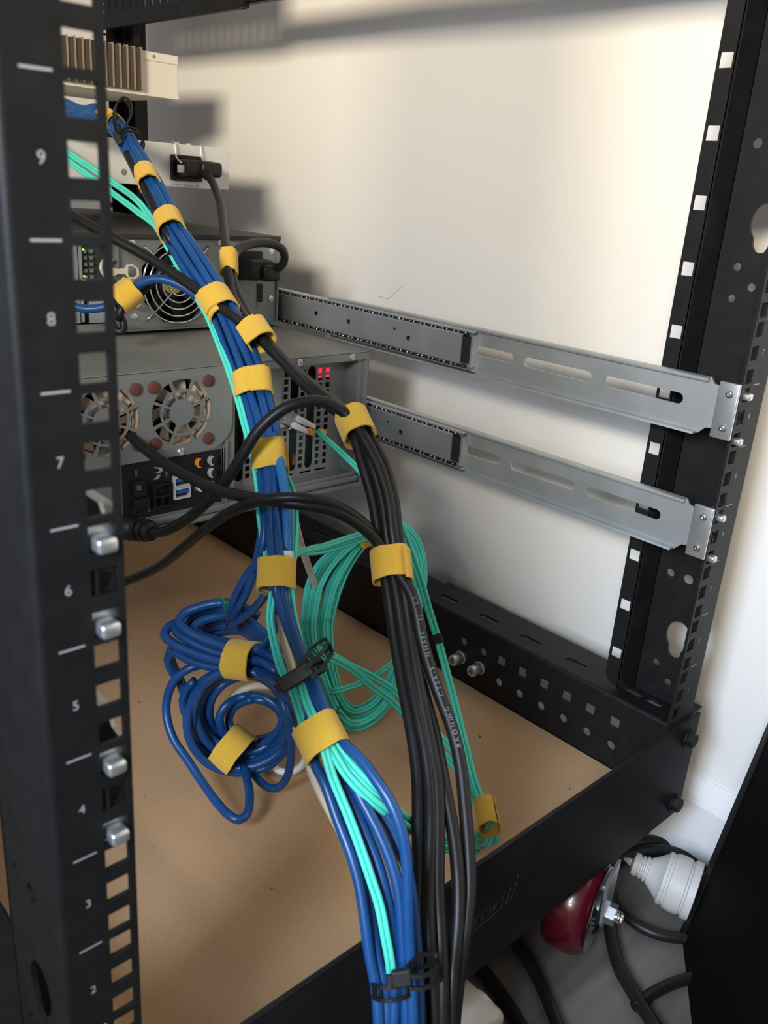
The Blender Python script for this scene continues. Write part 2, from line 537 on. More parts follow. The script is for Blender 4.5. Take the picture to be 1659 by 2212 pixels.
# ------------------------------------------------------------------ board lying in the rack
bm = NB(); box(bm, 1, 457, 3, 905, -82, -73, 0.4, 1)
tag(obj('shelf_board', bm, M['mdf']), 'bare brown fibreboard lying in the bottom of the rack', 'board')

# ------------------------------------------------------------------ slide rails
def slide(name, label, zc, yend, mirror=False):
    sx = -1 if mirror else 1
    MX = (lambda x: 450 - x) if mirror else (lambda x: x)
    t = thing(name, label, 'slide rail', (MX(447), 20, zc), 'telescopic slide rails on the rack posts')
    bm = NB()
    YS, YE = 18.5, 432
    out = [(YS, zc - 15), (YS + 5, zc - 20), (YE, zc - 20), (YE, zc + 20), (YS + 3, zc + 20), (YS, zc + 16), (12, zc + 15), (12, zc - 14)]
    sl = [slot(a, c, zc + 0.6, 8) for a, c in ((39, 105.5), (116.5, 183), (194, 236))]
    prism(bm, out, sl, (MX(447), 0, 0), (0, 1, 0), (0, 0, 1), (sx, 0, 0), 1.6)
    for s, y0, w in ((1, YS + 3, 4.2), (-1, YS + 6, 5.5)):
        n = 6
        pts = [(447 - w * math.sin(a), zc + s * (20 - (w * 0.6) * (1 - math.cos(a)) * (0.2 if s < 0 else 0.6)) + (s * 1.2 if s < 0 else 0) * math.sin(a)) for a in [PI / 2 * i / n for i in range(n + 1)]]
        pts2 = [(p[0] + 0.4, p[1] - s * 1.5) for p in pts][::-1]
        prism(bm, [(MX(p[0]), p[1]) for p in pts + pts2], [], (0, y0, 0), (1, 0, 0), (0, 0, 1), (0, 1, 0), YE - y0)
    obj('rail_bracket', bm, M['galv'], t, smooth=True)
    # post tab
    bm = NB()
    xs = sorted((MX(443), MX(445.6)))
    if not mirror: box(bm, xs[0], xs[1], -1.8, 13, zc - 19.6, zc + 19.6, 0.9, 3)
    xs = sorted((MX(450 if mirror else 443.6), MX(470)))
    box(bm, xs[0], xs[1], 2.6, 4.2, zc - (21 if mirror else 18), zc + (22 if mirror else 18))
    tb = obj('mounting_tab', bm, M['zinc'], t, smooth=True)
    for s in () if mirror else (-1, 1):
        bm = NB()
        o = V((MX(443), 4.6, zc + 11.8 * s)); axx = V((-sx, 0, 0))
        lathe(bm, [(0, 3.0), (0.9, 2.6), (1.5, 1.5), (1.5, 0.8), (0.8, 0.8)], o, axx, 14)
        obj('screw', bm, M['chrome'], t, smooth=True)
    for s in (-1, 1):
        bm = NB()
        z = (zc if mirror else zc - 5) + 15.875 * s
        hw = 3.7 if mirror else 3.1
        box(bm, MX(457.5) - hw, MX(457.5) + hw, -4.6, 3, z - (4.6 if mirror else 3.4), z + (1.0 if mirror else 1.6), 1.5, 3)
        obj('hook_lug', bm, M['zinc'], t, smooth=True)
    if mirror:
        return t
    # outer channel
    bm = NB()
    prof = [(447, zc - 16), (446.9, zc + 16), (446, zc + 17.4), (443, zc + 17.6), (440.4, zc + 16.6), (440, zc + 15.4), (441, zc + 15.6), (443.2, zc + 16.5),
            (445.3, zc + 16.2), (445.7, zc + 15), (445.7, zc - 15), (445.3, zc - 16.2), (443.2, zc - 16.5), (441, zc - 15.6), (440, zc - 15.4), (440.4, zc - 16.6), (443, zc - 17.6), (446, zc - 17.4)]
    prism(bm, prof, [], (0, 233, 0), (1, 0, 0), (0, 0, 1), (0, 1, 0), yend - 233)
    obj('outer_channel', bm, M['galv'], t, smooth=True)
    bm = NB()
    hs = [slot(y - 3, y + 3, zc + dz, 4.6) for y, dz in ((446, 1), (395, 0.5), (311, -1.5)) if y < yend - 8]
    hs += [circ(330, zc + 4, 1.4, 8)] if yend > 400 else []
    prism(bm, rect(246, yend, zc - 12, zc + 12), hs, (439.4, 0, 0), (0, 1, 0), (0, 0, 1), (1, 0, 0), 1.3)
    for s in (-1, 1):
        prism(bm, [(439.4, zc + 12 * s), (440.6, zc + 13.2 * s), (443, zc + 13.4 * s), (443, zc + 12.4 * s), (441, zc + 12 * s)], [], (0, 246, 0), (1, 0, 0), (0, 0, 1), (0, 1, 0), yend - 246)
    obj('inner_channel', bm, M['galv'], t, smooth=True)
    # bearing cages with balls
    bm = NB()
    for s in (-1, 1):
        box(bm, 440.6, 441.6, 240, yend, zc + 13.2 * s - 0.6, zc + 13.2 * s + 0.6)
        box(bm, 440.9, 442.4, 240, yend, zc + 15.4 * s - 0.5, zc + 15.4 * s + 0.5)
    obj('ball_cage', bm, M['blackplastic'], t)
    bm = NB()
    y = 243
    k = 0
    while y < yend - 2:
        for s in (-1, 1):
            lathe(bm, [(-1.05, 0.2), (-0.7, 0.8), (0, 1.1), (0.7, 0.8), (1.05, 0.2)], (440.6, y, zc + 14.3 * s), (1, 0, 0), 8)
        y += 5.2 if k % 2 else 8.6
        k += 1
    obj('bearing_ball', bm, M['chrome'], t, smooth='all', kind='stuff')
    bm = NB(); box(bm, 439.8, 445.6, 233.2, 235.4, zc - 13.5, zc + 13); obj('end_stop', bm, M['galv'], t)
    bm = NB(); box(bm, 440.5, 445.6, 236, 247, zc - 11, zc + 11); obj('dark_gap', bm, M['dark'], t)  # dark block put in as the shaded gap behind the end stop
    return t
slide('slide_rail', 'upper silver slide rail running from the right post to the black-lidded server', 249.5, 640)
slide('slide_rail', 'lower silver slide rail running from the right post to the dusty grey server', 160.8, 640)
slide('slide_rail', 'upper left silver rail end, seen through the top and bottom square holes numbered 6', 244.5, 640, True)
slide('slide_rail', 'lower left silver rail end, seen through the top and bottom square holes numbered 4', 155.6, 640, True)

# ------------------------------------------------------------------ fan parts
def annular(cx, cz, r0, r1, a0, a1, n=6):
    p = [(cx + r1 * math.cos(a0 + (a1 - a0) * i / n), cz + r1 * math.sin(a0 + (a1 - a0) * i / n)) for i in range(n + 1)]
    return p + [(cx + r0 * math.cos(a1 - (a1 - a0) * i / n), cz + r0 * math.sin(a1 - (a1 - a0) * i / n)) for i in range(n + 1)]

def fan_rotor(name, parent, cx, y, cz, rh, rb, nb, m, mh, rot=0.0):
    bm = NB()
    for k in range(nb):
        a0 = rot + 2 * PI * k / nb
        vs = []
        for i in range(5):
            r = rh + (rb - rh) * i / 4
            a = a0 + 0.28 * i / 4
            w = 0.36 - 0.03 * i
            for s, dy in ((-1, 0), (1, 5.5)):
                for dd in (0, 0.9):
                    vs.append(bm.verts.new((cx + r * math.cos(a + s * w), y + dy + dd, cz + r * math.sin(a + s * w))))
        for i in range(4):
            q = vs[4 * i:4 * i + 8]
            for f in ((0, 2, 6, 4), (1, 5, 7, 3), (0, 4, 5, 1), (2, 3, 7, 6)): bm.faces.new([q[j] for j in f])
    f = obj(name, bm, m, parent, smooth=True)
    bm = NB()
    lathe(bm, [(0, rh * 0.8), (0.8, rh), (7, rh)], (cx, y - 1, cz), (0, 1, 0), 24)
    obj('fan_hub', bm, mh, f, smooth=True)
    return f

# ------------------------------------------------------------------ black-lidded server
srv = thing('rack_server', 'black-lidded rack server with a chrome fan guard, above the grey server', 'server', (224, 498, 234))
bm = NB()
fx, fz = 311, 276.5
octa = [(fx + 39 * math.cos(math.radians(22.5 + 45 * i)), fz + 39 * math.sin(math.radians(22.5 + 45 * i))) for i in range(8)]
octa = [(x, min(max(z, fz - 36), fz + 36)) for x, z in octa]
wind = rect(206, 244, 242, 312)
prism(bm, rect(20, 428, 234, 317), [octa, wind], (0, 498, 0), (1, 0, 0), (0, 0, 1), (0, 1, 0), 1.5)
# folded edges of the rear panel
box(bm, 20, 428, 494, 498, 234, 235.6); box(bm, 426.4, 428, 495, 498, 235, 316)
box(bm, 248, 250, 493, 498, 240, 316)
box(bm, 402.5, 403.3, 497.4, 498, 250, 300)
obj('rear_panel', bm, M['steel'], srv)
bm = NB(); box(bm, 19, 429, 494, 900, 316.5, 321, 0.8, 2); box(bm, 428, 429.2, 496, 900, 234, 317); box(bm, 19, 20, 496, 900, 234, 317); box(bm, 20, 428, 500, 900, 234, 236)
obj('lid', bm, M['blid'], srv)
bm = NB(); box(bm, 206, 428, 545, 547, 236, 316); box(bm, 270, 272, 500, 546, 236, 316); box(bm, 352, 354, 500, 546, 236, 316)
obj('dark_backing', bm, M['dark'], srv)  # dark sheets stand in for the shade inside the case
f = fan_rotor('fan', srv, fx, 506, fz, 15, 35, 7, M['blackplastic'], M['blackplastic'], 0.3)
bm = NB(); lathe(bm, [(0, 11), (0.3, 11)], (fx, 504.4, fz), (0, 1, 0), 24); obj('fan_sticker', bm, M['gold'], f)
bm = NB()
for r in (37, 30.5, 24, 17.5, 11):
    tube(bm, [(fx + r * math.cos(2 * PI * i / 40), 494.5 - (37 - r) * 0.05, fz + r * math.sin(2 * PI * i / 40)) for i in range(40)], 0.85, 8, closed=True)
for a in (45, 135):
    a = math.radians(a)
    tube(bm, crom([(fx - 48 * math.cos(a), 497, fz - 48 * math.sin(a)), (fx - 38 * math.cos(a), 494.4, fz - 38 * math.sin(a)), (fx, 493, fz), (fx + 38 * math.cos(a), 494.4, fz + 38 * math.sin(a)), (fx + 48 * math.cos(a), 497, fz + 48 * math.sin(a))], 8), 0.85, 8)
obj('fan_guard', bm, M['chrome'], srv, smooth='all')
for x, z in ((266, 313), (358.5, 313.8), (266, 246.6), (356, 243), (385, 240), (420.6, 258.8), (420, 306)):
    bm = NB(); lathe(bm, [(0, 3.6), (1.0, 3.4), (1.6, 2.2), (1.6, 0.9), (0.6, 0.9)], (x, 498, z), (0, -1, 0), 14)
    obj('screw', bm, M['zinc'], srv, smooth=True)
bm = NB(); box(bm, 372, 408, 495.5, 498.2, 278, 306, 1.5, 2); box(bm, 403, 409, 496.6, 498.2, 256, 274)
obj('power_inlet', bm, M['blackplastic'], srv)
# card bay seen through the post holes
bm = NB(); box(bm, 206, 244, 506, 508, 242, 312); bay = obj('card_board', bm, M['pcb'], srv)
bm = NB()
for x0, x1, z0, z1 in ((207, 215, 243, 311), (216, 219, 244, 310)): box(bm, x0, x1, 500, 504, z0, z1)
box(bm, 223, 243, 499, 503, 243, 262)
obj('slot_cover', bm, M['zinc'], bay)
bm = NB()
for i in range(7):
    for j in range(2): box(bm, 222 + j * 6, 225 + j * 6, 503, 506, 270 + i * 5.5, 273 + i * 5.5)
obj('component', bm, M['steel'], bay, kind='stuff')
for x, z in ((222, 306.2), (221.7, 283.5), (221.5, 279.9), (222, 257.8)):
    bm = NB(); lathe(bm, [(0, 0.9), (0.8, 0.8), (1.1, 0.3)], (x, 499 if z < 270 else 503, z), (0, -1, 0), 10)
    obj('status_light', bm, M['ledg'], srv, label='small green status light')
def loop_tab(x, z, s, part_label):
    bm = NB()
    P = [(-17, 4), (-9, 2), (-2, 3), (0, 6), (6, 6.5), (12, 2), (12.5, -4), (8, -7.5), (1, -7), (-1, -4), (-2, -3), (-9, -2.2), (-17, -5)]
    prism(bm, [(x + p[0] * s, z + p[1] * s) for p in P], [[(x + q[0] * s, z + q[1] * s) for q in ((1, 4.6), (5.5, 5), (10.2, 1.5), (10.6, -3.5), (7.5, -5.9), (1.6, -5.5), (0.6, -2))]], (0, 486, 0), (1, 0, 0), (0, 0, 1), (0.0, 1, 0), 1.5)
    obj('pull_tab', bm, M['beige'], srv, label=part_label)
loop_tab(254.5, 289.3, 0.92, 'cream plastic pull tab with an open end')
loop_tab(258, 262.5, 0.72, 'cream plastic pull tab behind the yellow strap')
bm = NB()
tube(bm, crom([(243, 490, 298.5), (234, 489, 298.5), (230.5, 488, 292), (234, 488, 285), (241, 489, 281)], 3), 1.7, 8)
obj('pull_tab', bm, M['beige'], srv, smooth='all', label='cream hook shaped latch')

# ------------------------------------------------------------------ dusty grey server
sb = thing('rack_server', 'dusty grey rack server with two tan fans and a black port panel', 'server', (224, 354, 96))
F1 = (229, 194.3); F2 = (164, 194.3)
bm = NB()
ioh = rect(176, 269, 109, 157)
exh = rrect(281, 419, 111, 221, 3, 3)
fwin = rect(128, 262, 160, 225)
prism(bm, rect(20, 428, 96, 229), [ioh, exh, fwin], (0, 354, 0), (1, 0, 0), (0, 0, 1), (0, 1, 0), 1.5)
box(bm, 270, 272, 350, 354, 98, 165)
box(bm, 20, 428, 349.5, 354, 96, 100.5, 0.8, 2); box(bm, 20, 428, 351.5, 354, 101.5, 107.5, 0.8, 2); box(bm, 425.8, 428, 350, 354, 97, 228)
box(bm, 281, 419, 355, 372, 109.5, 111); box(bm, 281, 419, 355, 372, 221, 222.5); box(bm, 418.6, 420, 355, 372, 110, 222)
obj('rear_panel', bm, M['steel'], sb, smooth=True)
bm = NB(); box(bm, 18.5, 430, 350.5, 800, 228.5, 230.3, 0.6, 2); box(bm, 18.5, 430, 350.5, 352, 222.5, 229.5); box(bm, 428, 429.8, 351, 800, 96, 229); box(bm, 18.5, 20, 351, 800, 96, 229); box(bm, 20, 428, 356, 800, 96, 97.2)
obj('lid', bm, M['lid'], sb, label='dusty grey lid')
bm = NB(); box(bm, 20, 428, 400, 402, 98, 228); obj('dark_backing', bm, M['dark'], sb)  # dark plane standing in for the unlit interior behind the openings
# fan plate with spoked openings
bm = NB()
hs = []
for cx, cz in (F1, F2):
    for k in range(8):
        a0 = math.radians(45 * k + 22.5 - 20.5 + 22.5); a1 = math.radians(45 * k + 22.5 + 20.5 + 22.5)
        d = 0.035
        hs.append(annular(cx, cz, 19.3, 27.3, a0 - d + 0.05, a1 + d - 0.05, 6))
        hs.append(annular(cx, cz, 10.8, 17.3, a0 + 0.03, a1 - 0.03, 5))
out = [(60, 158.5), (250, 158.5), (260, 160), (268, 164), (274, 171), (276.5, 180), (276.5, 226.5), (60, 226.5)]
prism(bm, out, hs, (0, 350.6, 0), (1, 0, 0), (0, 0, 1), (0, 1, 0), 1.6)
fp = obj('fan_plate', bm, M['steel'], sb)
for cx, cz in (F1, F2):
    r = fan_rotor('fan', sb, cx, 358, cz, 11, 26.5, 7, M['blade'], M['steel'], 0.4)
    bm = NB(); lathe(bm, [(0, 27), (26, 27), (26, 30), (0, 30), (0, 27)], (cx, 353.2, cz), (0, 1, 0), 32, cap=False); obj('fan_shroud', bm, M['blade'], r, smooth=True)
for x, z in ((188.6, 217.2), (204, 217), (253, 218), (253, 169.2), (189, 172.6), (204, 171.4), (140, 218), (140, 171)):
    bm = NB(); lathe(bm, [(0, 5.2), (1.4, 5.0), (2.0, 4.2), (2.1, 1)], (x, 350.6, z), (0, -1, 0), 20)
    obj('rubber_plug', bm, M['rubber'], sb, smooth=True, label='rust red rubber fan mount plug')
for x, y, z in ((227, 350.6, 161.5), (346, 350.5, 225.4), (408, 350.5, 225.6), (100, 350.6, 161.5)):
    bm = NB(); lathe(bm, [(0, 3.5), (0.8, 3.4), (1.6, 2.4), (1.6, 1.2), (0.4, 1.2)], (x, y, z), (0, -1, 0), 16)
    obj('screw', bm, M['zinc'], sb, smooth=True)
# port panel
bm = NB(); box(bm, 176, 269, 354.6, 356, 109, 157)
io = obj('port_panel', bm, M['blackplastic'], sb)
def ring_jack(x, z, m, half):
    bm = NB()
    a0, a1 = (math.radians(100), math.radians(260)) if half else (0, 2 * PI)
    n = 16
    o = [(x + 4.3 * math.cos(a0 + (a1 - a0) * i / n), z + 4.3 * math.sin(a0 + (a1 - a0) * i / n)) for i in range(n + 1)]
    q = [(x + 1.6 + 3.7 * math.cos(a1 - (a1 - a0) * i / n), z + 3.7 * math.sin(a1 - (a1 - a0) * i / n)) for i in range(n + 1)]
    prism(bm, o + q, [], (0, 351.5, 0), (1, 0, 0), (0, 0, 1), (0, 1, 0), 3)
    j = obj('audio_jack', bm, m, io)
    bm = NB(); lathe(bm, [(0, 3.2), (2.6, 3.2)], (x + 0.6, 354.6, z), (0, -1, 0), 16); obj('jack_socket', bm, M['dark'], io)
ring_jack(246.4, 148.2, M['orange'], True); ring_jack(258.6, 148.2, M['jackblue'], True); ring_jack(258.6, 137.4, M['jackgrn'], True)
ring_jack(247.2, 127, M['white'], True); ring_jack(259, 125.5, M['pink'], True)
for z in (135.4, 125.2):
    bm = NB()
    prism(bm, rect(220.8, 236, z - 4.9, z + 4.9), [rect(222.2, 234.6, z - 3.5, z + 3.5)], (0, 350.8, 0), (1, 0, 0), (0, 0, 1), (0, 1, 0), 5.2)
    p = obj('usb_port', bm, M['switch'], io)
    bm = NB(); box(bm, 223, 233.6, 350.2, 354, z + 0.1, z + 3.0); obj('usb_tongue', bm, M['usb'], io)
bm = NB()
prism(bm, rect(202, 217, 116, 137), [rect(203.5, 209.2, 118, 125), rect(210.4, 216, 118, 125), rect(203.5, 216, 127, 135)], (0, 350, 0), (1, 0, 0), (0, 0, 1), (0, 1, 0), 4.6)
obj('network_port', bm, M['blackplastic'], io)
bm = NB()
prism(bm, rect(184.5, 195, 130, 143), [rect(187, 192.4, 133.2, 139.6)], (0, 350.5, 0), (1, 0, 0), (0, 0, 1), (0, 1, 0), 4)
box(bm, 184, 197, 350, 354, 118, 127, 0.8, 2)
obj('display_port', bm, M['blackplastic'], io)
bm = NB(); box(bm, 187.2, 192.2, 353.6, 354.4, 133.4, 139.4); obj('port_button', bm, M['ink'], io)
bt = NB()
# winged emblem of four swept feathers
E0 = V((207.5, 354.45, 148))
for poly in (((-4.2, 7.6), (-1.4, 6.8), (1.4, 4.2), (2.2, 2.2), (3.6, 3.4), (3.4, 5.0), (1.8, 7.2), (0, 8.4)),
             ((-2.6, 3.2), (0.2, 2.0), (3.0, 1.6), (4.2, -0.4), (3.4, -2.6), (1.0, -3.2), (-2.4, -2.6), (0.4, -1.8), (1.8, -0.6), (1.2, 0.6), (-1.2, 1.4)),
             ((-3.8, -7.6), (-1.6, -6.6), (0.2, -4.2), (2.4, -4.4), (1.6, -6.8), (-0.6, -8.2))):
    bt.faces.new([bt.verts.new(E0 + V((p[0] * 1.2, 0, p[1] * 1.0))) for p in poly])
text(bt, 'USB 3.1 LAN', (216.5, 354.45, 141), (0, 0, 1), (-1, 0, 0), 2.3)
text(bt, 'BIOS', (189.6, 354.45, 146), (0, 0, 1), (-1, 0, 0), 2.3)
text(bt, 'DP HDMI', (200.3, 354.45, 113), (0, 0, 1), (-1, 0, 0), 2.6)
text(bt, 'SS', (220.6, 354.45, 128), (0, 0, 1), (-1, 0, 0), 3.4)
text(bt, 'v  mic  v', (243, 354.45, 119.5), (0, 0, 1), (-1, 0, 0), 2.6)
obj('panel_print', bt, M['ink'], io, label='white swept-wing emblem and port lettering', recalc=False)
bm = NB(); box(bm, 265.4, 266.2, 350.5, 355, 120, 158); box(bm, 267.4, 268.4, 350.2, 355, 118, 159); obj('panel_edge', bm, M['chrome'], sb)
# expansion slots
bm = NB()
hs = []
zs = [121 + 6.9 * i for i in range(14)]
for x in (307, 348, 367.4, 387.4, 396.6):
    for z in zs: hs.append(rect(x - 2.5, x + 2.5, z - 2.3, z + 2.3))
for x in (357.8, 377.2): hs.append([(b_, a_) for a_, b_ in slot(117, 216, x, 9.6, 6)])
hs.append([(b_, a_) for a_, b_ in slot(117, 216, 297.5, 9, 6)])
for x in (330, 352, 374, 392): hs.append(rect(x - 7, x + 7, 112.6, 114.6))
prism(bm, rect(281, 420, 111, 222), hs, (0, 371, 0), (1, 0, 0), (0, 0, 1), (0, 1, 0), 1.2)
ex = obj('expansion_bay', bm, M['steel'], sb)
bm = NB()
prism(bm, rrect(313, 341, 116, 219, 3, 3), [circ(319, z, 1.7, 10) for z in (212, 205, 198, 191, 184)] + [rect(322, 327, z, z + 4.5) for z in (210, 203, 196, 189, 182)], (0, 368.5, 0), (1, 0, 0), (0, 0, 1), (0, 1, 0), 1.4)
obj('slot_bracket', bm, M['lid'], sb)
bm = NB(); box(bm, 330, 345, 362, 369, 164, 178, 0.5, 1); obj('fibre_port', bm, M['chrome'], sb)
bm = NB(); box(bm, 384.6, 402, 373.4, 374, 203.5, 217); obj('status_light', bm, M['ledr'], sb, label='red glow behind the vent holes')
for x, z in ((333, 159.5), (336, 157.5)):
    bm = NB(); lathe(bm, [(0, 0.8), (0.8, 0.7), (1, 0.3)], (x, 368.5, z), (0, -1, 0), 10); obj('link_light', bm, M['ledg'], sb)
bm = NB(); box(bm, 300, 420, 384, 385, 112, 180); obj('card_board', bm, M['pcb'], sb)
bm = NB(); lathe(bm, [(0, 2.6), (9, 2.6), (10, 1.5)], (363, 374.5, 122), (0.1, 0, 1), 14); obj('capacitor', bm, M['rubber'], sb, smooth=True)

# ------------------------------------------------------------------ white network switch
swt = thing('network_switch', 'slim white network switch with a clipped power lead', 'network switch', (225, 607, 360))
bm = NB(); box(bm, 10, 440, 607, 840, 360, 402, 0.8, 2); obj('case', bm, M['switch'], swt)
bm = NB()
prism(bm, rrect(368, 404.5, 366.5, 391.5, 2, 3), [rrect(371, 401.5, 369.5, 388.5, 2, 3)], (0, 603.5, 0), (1, 0, 0), (0, 0, 1), (0, 1, 0), 4)
box(bm, 370, 403, 606, 607.4, 368, 390)
obj('power_inlet', bm, M['blackplastic'], swt)
bm = NB()
for x in (371.5, 401.8): tube(bm, crom([(x, 612, 403), (x, 603, 403), (x, 602, 399), (x, 600, 389), (x, 590, 384)], 4), 0.8, 8)
obj('retaining_clip', bm, M['zinc'], swt, smooth='all')
for x in (380, 394):
    bm = NB(); lathe(bm, [(0, 3), (1.4, 2.6), (1.8, 1)], (x, 614, 402), (0, 0, 1), 14); obj('screw', bm, M['zinc'], swt, smooth=True)
bt = NB(); text(bt, '50-240V~ 50/60Hz 0.4A', (386, 606.8, 361.2), (1, 0, 0), (0, 0, 1), 3.1, True); obj('rating_print', bt, M['inkd'], swt, recalc=False)
for x, z, r in ((428.5, 377.5, 0.7), (426.5, 374, 0.7), (316.5, 371, 3.2)):
    bm = NB(); lathe(bm, [(0, r), (0.2, r)], (x, 607, z), (0, -1, 0), 14); obj('vent_hole', bm, M['inkd'] if r < 1 else M['steel'], swt)
# heat-sink device at the top
dev = thing('network_device', 'cream network device with brown cooling fins, highest in the rack', 'network device', (225, 712, 452))
bm = NB(); box(bm, 10, 440, 712, 880, 452, 496, 1.0, 2); box(bm, 392, 439.5, 710.5, 712.2, 487, 496, 0.5, 1); box(bm, 10, 439.8, 710.5, 712, 451.6, 455.5)
obj('case', bm, M['creamdev'], dev)
bm = NB(); lathe(bm, [(0, 1.9), (0.3, 1.9)], (409.7, 710.5, 491.6), (0, -1, 0), 14); obj('screw', bm, M['steel'], dev)
bm = NB(); box(bm, 300, 391.5, 705, 712, 455.5, 496.5); obj('fin_base', bm, M['fin'], dev)
for i in range(11):
    x = 391 - 8.3 * i
    bm = NB(); box(bm, x - 0.55, x + 0.55, 702.5, 712, 455.5, 497.8); obj('cooling_fin', bm, M['finedge'], dev)
# slotted black bracket above
bm = NB()
sl = [[(y - 2.4, 551), (y + 2.4, 551), (y + 2.4, 563), (y - 2.4, 563)] for y in [560 + 17.3 * k for k in range(3, 20)]]
prism(bm, rect(584, 900, 534.5, 610), sl, (440, 0, 0), (0, 1, 0), (0, 0, 1), (1, 0, 0), 2)
box(bm, 441, 443, 18, 590, 538, 568, 0.5, 1); box(bm, 441, 449, 18, 590, 538, 539.6, 0.4, 1); box(bm, 440, 446, 584, 900, 534, 538, 0.8, 2); box(bm, 438.5, 440, 584, 900, 534, 546, 0.5, 1); box(bm, 436, 446, 580, 590, 534, 560, 1, 2)
tag(obj('slotted_bracket', bm, M['black']), 'black slotted side bracket at the very top of the rack', 'bracket')

